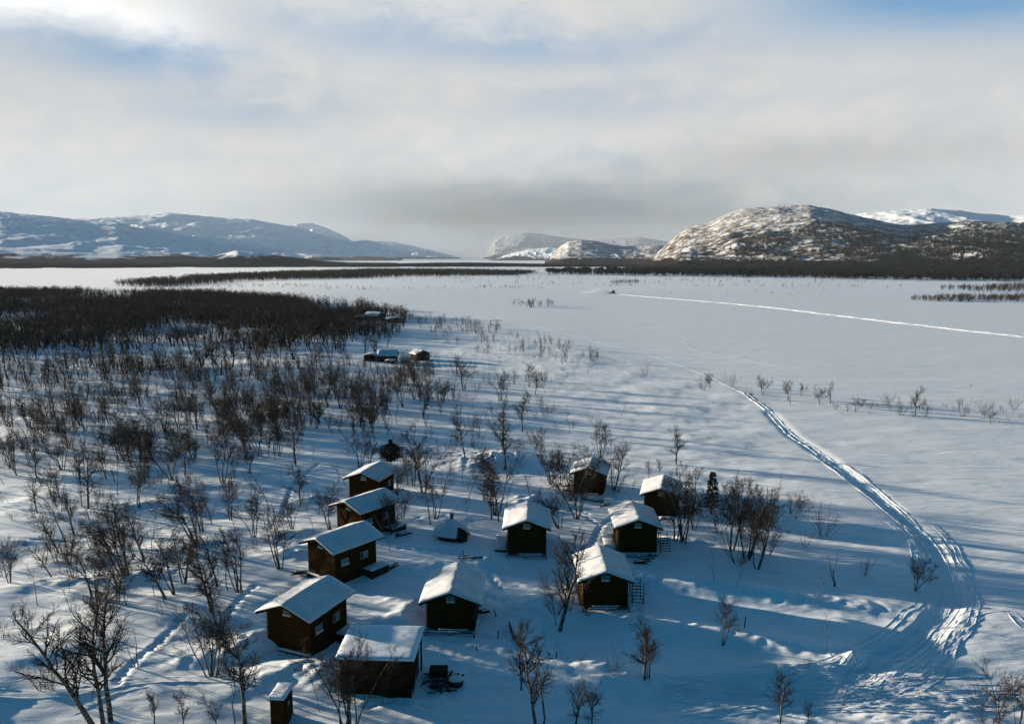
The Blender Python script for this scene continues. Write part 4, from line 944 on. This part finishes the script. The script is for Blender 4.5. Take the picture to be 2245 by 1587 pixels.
def merge(name, protos, X, Y, Z, H, material, lean=0., wid=1.):
    Vs = []; Fs = []; n0 = 0
    idx = rng.integers(0, len(protos), len(X)); az = rng.random(len(X))*6.283
    for k, (v, f) in enumerate(protos):
        s = np.where(idx == k)[0]
        if not len(s): continue
        c, t = np.cos(az[s])[:, None], np.sin(az[s])[:, None]; h = H[s][:, None]; w = h*rng.uniform(.8, 1.25, len(s))[:, None]*wid
        vx = (v[None, :, 0]*c-v[None, :, 1]*t)*w; vy = (v[None, :, 0]*t+v[None, :, 1]*c)*w; vz = v[None, :, 2]*h
        vx = vx-vz*(lean*rng.random(len(s))[:, None])
        A = np.stack([vx+X[s][:, None], vy+Y[s][:, None], vz+Z[s][:, None]], -1).reshape(-1, 3)
        Ff = (f[None]+(np.arange(len(s))*len(v))[:, None, None]).reshape(-1, 4)+n0
        Vs.append(A); Fs.append(Ff); n0 += len(A)
    o = link(name, npmesh(name, np.concatenate(Vs), np.concatenate(Fs)), material); o['kind'] = 'stuff'; return o
L1 = lods(1, (3, 5), ('multi', 'single', 'thin', 'multi')); L1b = lods(1, (8, 9), ('bush',)); L2 = lods(2, (3, 4, 6), ('multi', 'single'))
A_ = np.array([p[:4] for p in rest if p[4] != 'bush']); B_ = np.array([p[:4] for p in rest if p[4] == 'bush'])
merge('birch_scrub', L1, A_[:, 0], A_[:, 1], A_[:, 2], A_[:, 3], TWIG, .15)
merge('bush_scrub', L1b, B_[:, 0], B_[:, 1], B_[:, 2], B_[:, 3], TWIGR, .05)
X, Y = scatter([(-700,641),(200,644),(480,650),(700,668),(790,676),(900,700),(850,770),(700,815),(300,845),(-60,865),(-700,880)], 3.3, .6, 35., -1.2, 3, 20000)
Z = terrain(X, Y, False); px, py = topx(X, Y, Z); dens = np.clip(1.12-sstep(700, 850, py)-.5*sstep(480, 720, px)*sstep(675, 640, py)-.45*sstep(560, 840, px), .12, 1)
k = (rng.random(len(X)) < dens)
for a, b in [(817,795),(851,795),(921,795),(888,795)]:
    u, v = flat(a, b); k &= ~((np.abs(X-u) < 4.5) & (Y > v-16) & (Y < v+7))
for a, b in [(822,702),(866,706)]:
    u, v = flat(a, b); k &= ~((np.abs(X-u) < 7) & (Y > v-34) & (Y < v+8))
X, Y, Z = X[k], Y[k], Z[k]; print('wood', len(X))
merge('birch_wood', L2, X, Y, Z, rng.uniform(4.0, 8.2, len(X)), TWIGFAR, .1, 1.15)
def far(name, poly, per, h0, h1, cl=.6, sc=40., z0=-1.3, wid=1.3, mx=9000, mt=None, pr=None):
    X, Y = scatter(poly, per, cl, sc, z0, len(name), mx); print(name, len(X)); Z = terrain(X, Y, False)
    return merge(name, pr or L2, X, Y, Z, rng.uniform(h0, h1, len(X)), mt or TWIGFAR, .05, wid)
far('birch_wood', [(248,626),(330,617),(430,609),(640,599),(800,594),(1000,594),(1180,598),(1130,604),(900,606),(760,611),(560,616),(420,626),(330,631)], 18, 4.5, 8.5, .25, 60., mx=14000, wid=1.6)
far('birch_wood', [(1105,668),(1225,668),(1222,675),(1130,676)], 22, 4, 5.5, .3, mx=60)
far('birch_scrub', [(420,630),(640,624),(900,632),(1180,628),(1200,634),(860,638),(560,636)], 120, 1.5, 4.2, 1.2, 60., mx=900)
far('birch_scrub', [(820,604),(1180,606),(1900,616),(2000,634),(1500,632),(1100,624),(800,615)], 420, 1.5, 4.5, 1.4, 90., mx=1800)
far('birch_scrub', [(1340,618),(1400,617),(1402,622),(1338,623)], 14, 2.5, 4, .1, mx=120)
far('birch_scrub', [(1380,640),(1900,634),(1990,645),(1700,655)], 900, 1, 3.2, 1.0, 90., mx=260)
far('birch_wood', [(1990,658),(2080,653),(2245,650),(2700,648),(2700,668),(2245,664),(2060,662)], 9, 2.5, 5, .5, mx=4500)
far('birch_wood', [(2050,634),(2245,626),(2700,622),(2700,640),(2245,640),(2130,640)], 16, 3, 6, .5, mx=4500)
# ------------------------------------------------------------------ conifers
def spruce(seed, boughs=150, lod=0, pine=False):
    rn = random.Random(seed); tr = [[0, 0, -.03, 0, 0, 1., .022, .003]]; q = []
    for k in range(boughs):
        t = (k+rn.random())/boughs
        z = (.16+.82*t) if not pine else (.32+.66*t); l = (.20*(1-t)**.75+.015) if not pine else (.44*math.sin(min(1, t*1.15+.12)*pi)**.6+.03)
        l *= rn.uniform(.6, 1.2); a = rn.random()*6.283; dz = (-.25 if not pine else .25)*l*rn.uniform(.2, 1.4)
        p0 = np.array([0, 0, z]); p1 = np.array([l*cos(a), l*sin(a), z+dz])
        if lod:
            q.append((p0, p1, .035*(1 if not pine else 1.5))); continue
        tr.append(list(p0)+list(p1)+[.006, .002])
        for j in range(11 if not pine else 16):
            s = .25+.75*rn.random(); c = p0+(p1-p0)*s; aa = a+rn.uniform(-1.3, 1.3); ll = rn.uniform(.02, .05)
            q.append((c, c+np.array([ll*cos(aa), ll*sin(aa), rn.uniform(-.5, .6)*ll]), rn.uniform(.004, .011)))
    V = []; Fc = []
    for p0, p1, w in q:
        d = unit(p1-p0); n = unit(np.cross(d, [rn.gauss(0, .3), rn.gauss(0, .3), 1])); n2 = np.cross(n, d); k = len(V)
        V += [p0-n*w*.5, p1-n*w, p1+n*w, p0+n*w*.5, p0-n2*w*.5, p1-n2*w, p1+n2*w, p0+n2*w*.5]; Fc += [(k, k+1, k+2, k+3), (k+4, k+5, k+6, k+7)]
    return tr, np.array(V), np.array(Fc)
def conifer(name, px, py, top, label, cat, seed, boughs, pine):
    x, y, z = G(px, py); zc = y*cos(P)+(CZ-z)*sin(P); h = (py-top)*zc/F/cos(math.atan2(CZ-z, y))*1.03
    t = thing(name, (x, y, z), 0, label, cat); tr, V, Fc = spruce(seed, boughs, 0, pine)
    v, f = segs_tube(tr, 6); link('trunk', npmesh('trunk', v*h, f), PBARK, t); link('crown', npmesh('crown', V*h, Fc), NEEDLE, t)
conifer('spruce_tree', 1560, 1127, 1038, 'only small dark spruce with a pointed crown among the right-hand birches', 'spruce', 3, 170, False)
conifer('pine_tree', 857, 1034, 966, 'bushy dark pine right behind the farthest cabin of the left row', 'pine', 5, 330, True)
CL = []
for s in range(4):
    tr, V, Fc = spruce(20+s, 34, 1, s % 2 == 1); v, f = segs_tube(tr, 3); CL.append((np.concatenate([V, v]), np.concatenate([Fc, f+len(V)])))
def conifers(name, poly, per, h0, h1, zfun, mx, cl=.3, sc=80.):
    X, Y = scatter(poly, per, cl, sc, -1.3, 7, mx); print(name, len(X)); Z = zfun(X, Y)
    return merge(name, CL, X, Y, Z, rng.uniform(h0, h1, len(X)), NEEDLEF, 0, 1.2)
from mathutils.bvhtree import BVHTree
from mathutils import Vector
hill = [o for o in bpy.data.objects if o.name.startswith('hill')]
BV = []
for o in hill:
    me = o.data; co = np.empty(len(me.vertices)*3, np.float32); me.vertices.foreach_get('co', co)
    BV.append(BVHTree.FromPolygons(co.reshape(-1, 3).tolist(), [tuple(p.vertices) for p in me.polygons]))
def hillz(X, Y):
    Z = terrain(X, Y, False)
    for i, (a, b) in enumerate(zip(X, Y)):
        for bv in BV:
            h = bv.ray_cast(Vector((a, b, 3000)), Vector((0, 0, -1)))
            if h[0] is not None: Z[i] = max(Z[i], h[0].z-.3)
    return Z
conifers('conifer_forest', [(1200,598),(1360,596),(1500,594),(1700,592),(2245,590),(2900,588),(2900,622),(2245,618),(2000,614),(1750,610),(1500,606),(1330,604),(1200,602)], 55, 7, 14, hillz, 9000)
conifers('conifer_forest', [(1480,594),(1600,587),(1800,585),(2000,583),(2245,580),(2245,590),(1700,594)], 1500, 5, 9, hillz, 5000, 1.1, 160.)
conifers('conifer_forest', [(1650,600),(1800,596),(2000,589),(2245,584),(2900,582),(2900,596),(2245,600),(1700,604)], 120, 7, 13, hillz, 9000, .15)
conifers('conifer_forest', [(1420,591),(1560,586),(1800,583.5),(2245,583),(2900,582),(2900,588),(2245,590.5),(1700,594),(1500,596),(1420,595)], 260, 8, 14, hillz, 9000, .6, 120.)
# ------------------------------------------------------------------ snow spray behind the vehicle: a real puff of blown snow
def spray():
    X0, Y0, Z0 = G(1338, 643); r = np.random.default_rng(4); n = 9000
    t = r.beta(1.1, 1.9, n); x = X0-1-27*t; top = .6+5.2*np.sin(np.minimum(1, t*3+.05)*pi/2)*(1-t)**.8
    z = Z0+r.beta(1.5, 1.6, n)*top; y = Y0+r.normal(0, 1, n)*(.5+2.2*t); s_ = r.uniform(.04, .11, n)
    c = np.stack([x, y, z], -1); a = r.normal(size=(n, 3)); a /= np.linalg.norm(a, axis=1)[:, None]; b = np.cross(a, r.normal(size=(n, 3))); b /= np.linalg.norm(b, axis=1)[:, None]
    V = np.stack([c+a*s_[:, None], c+b*s_[:, None], c-a*s_[:, None], c-b*s_[:, None]], 1).reshape(-1, 3)
    ob = link('snow_spray', npmesh('snow_spray', V, (np.arange(n)*4)[:, None]+np.arange(4)[None]), FLAKE); ob['kind'] = 'stuff'
FLAKE = simple('blown_snow', (.88, .88, .88), .7, .2, 0, 1, .02)
spray()
# ------------------------------------------------------------------ haze
HAZE = 1/45000
m = bpy.data.materials.new('haze'); m.use_nodes = True; nt = m.node_tree; nt.nodes.clear()
o = N('ShaderNodeOutputMaterial'); p = N('ShaderNodeVolumePrincipled'); p.inputs['Color'].default_value = (.74, .85, 1, 1); p.inputs['Density'].default_value = HAZE; p.inputs['Anisotropy'].default_value = 0
L(p.outputs[0], o.inputs['Volume'])
hz = MB().box(-27000, 27000, -500, 31000, -12, 1150).go('haze', m); hz['kind'] = 'stuff'
print('objects', len(bpy.data.objects), 'birches', len(birch), 'bushes', len(bush), 'scrub', len(rest))
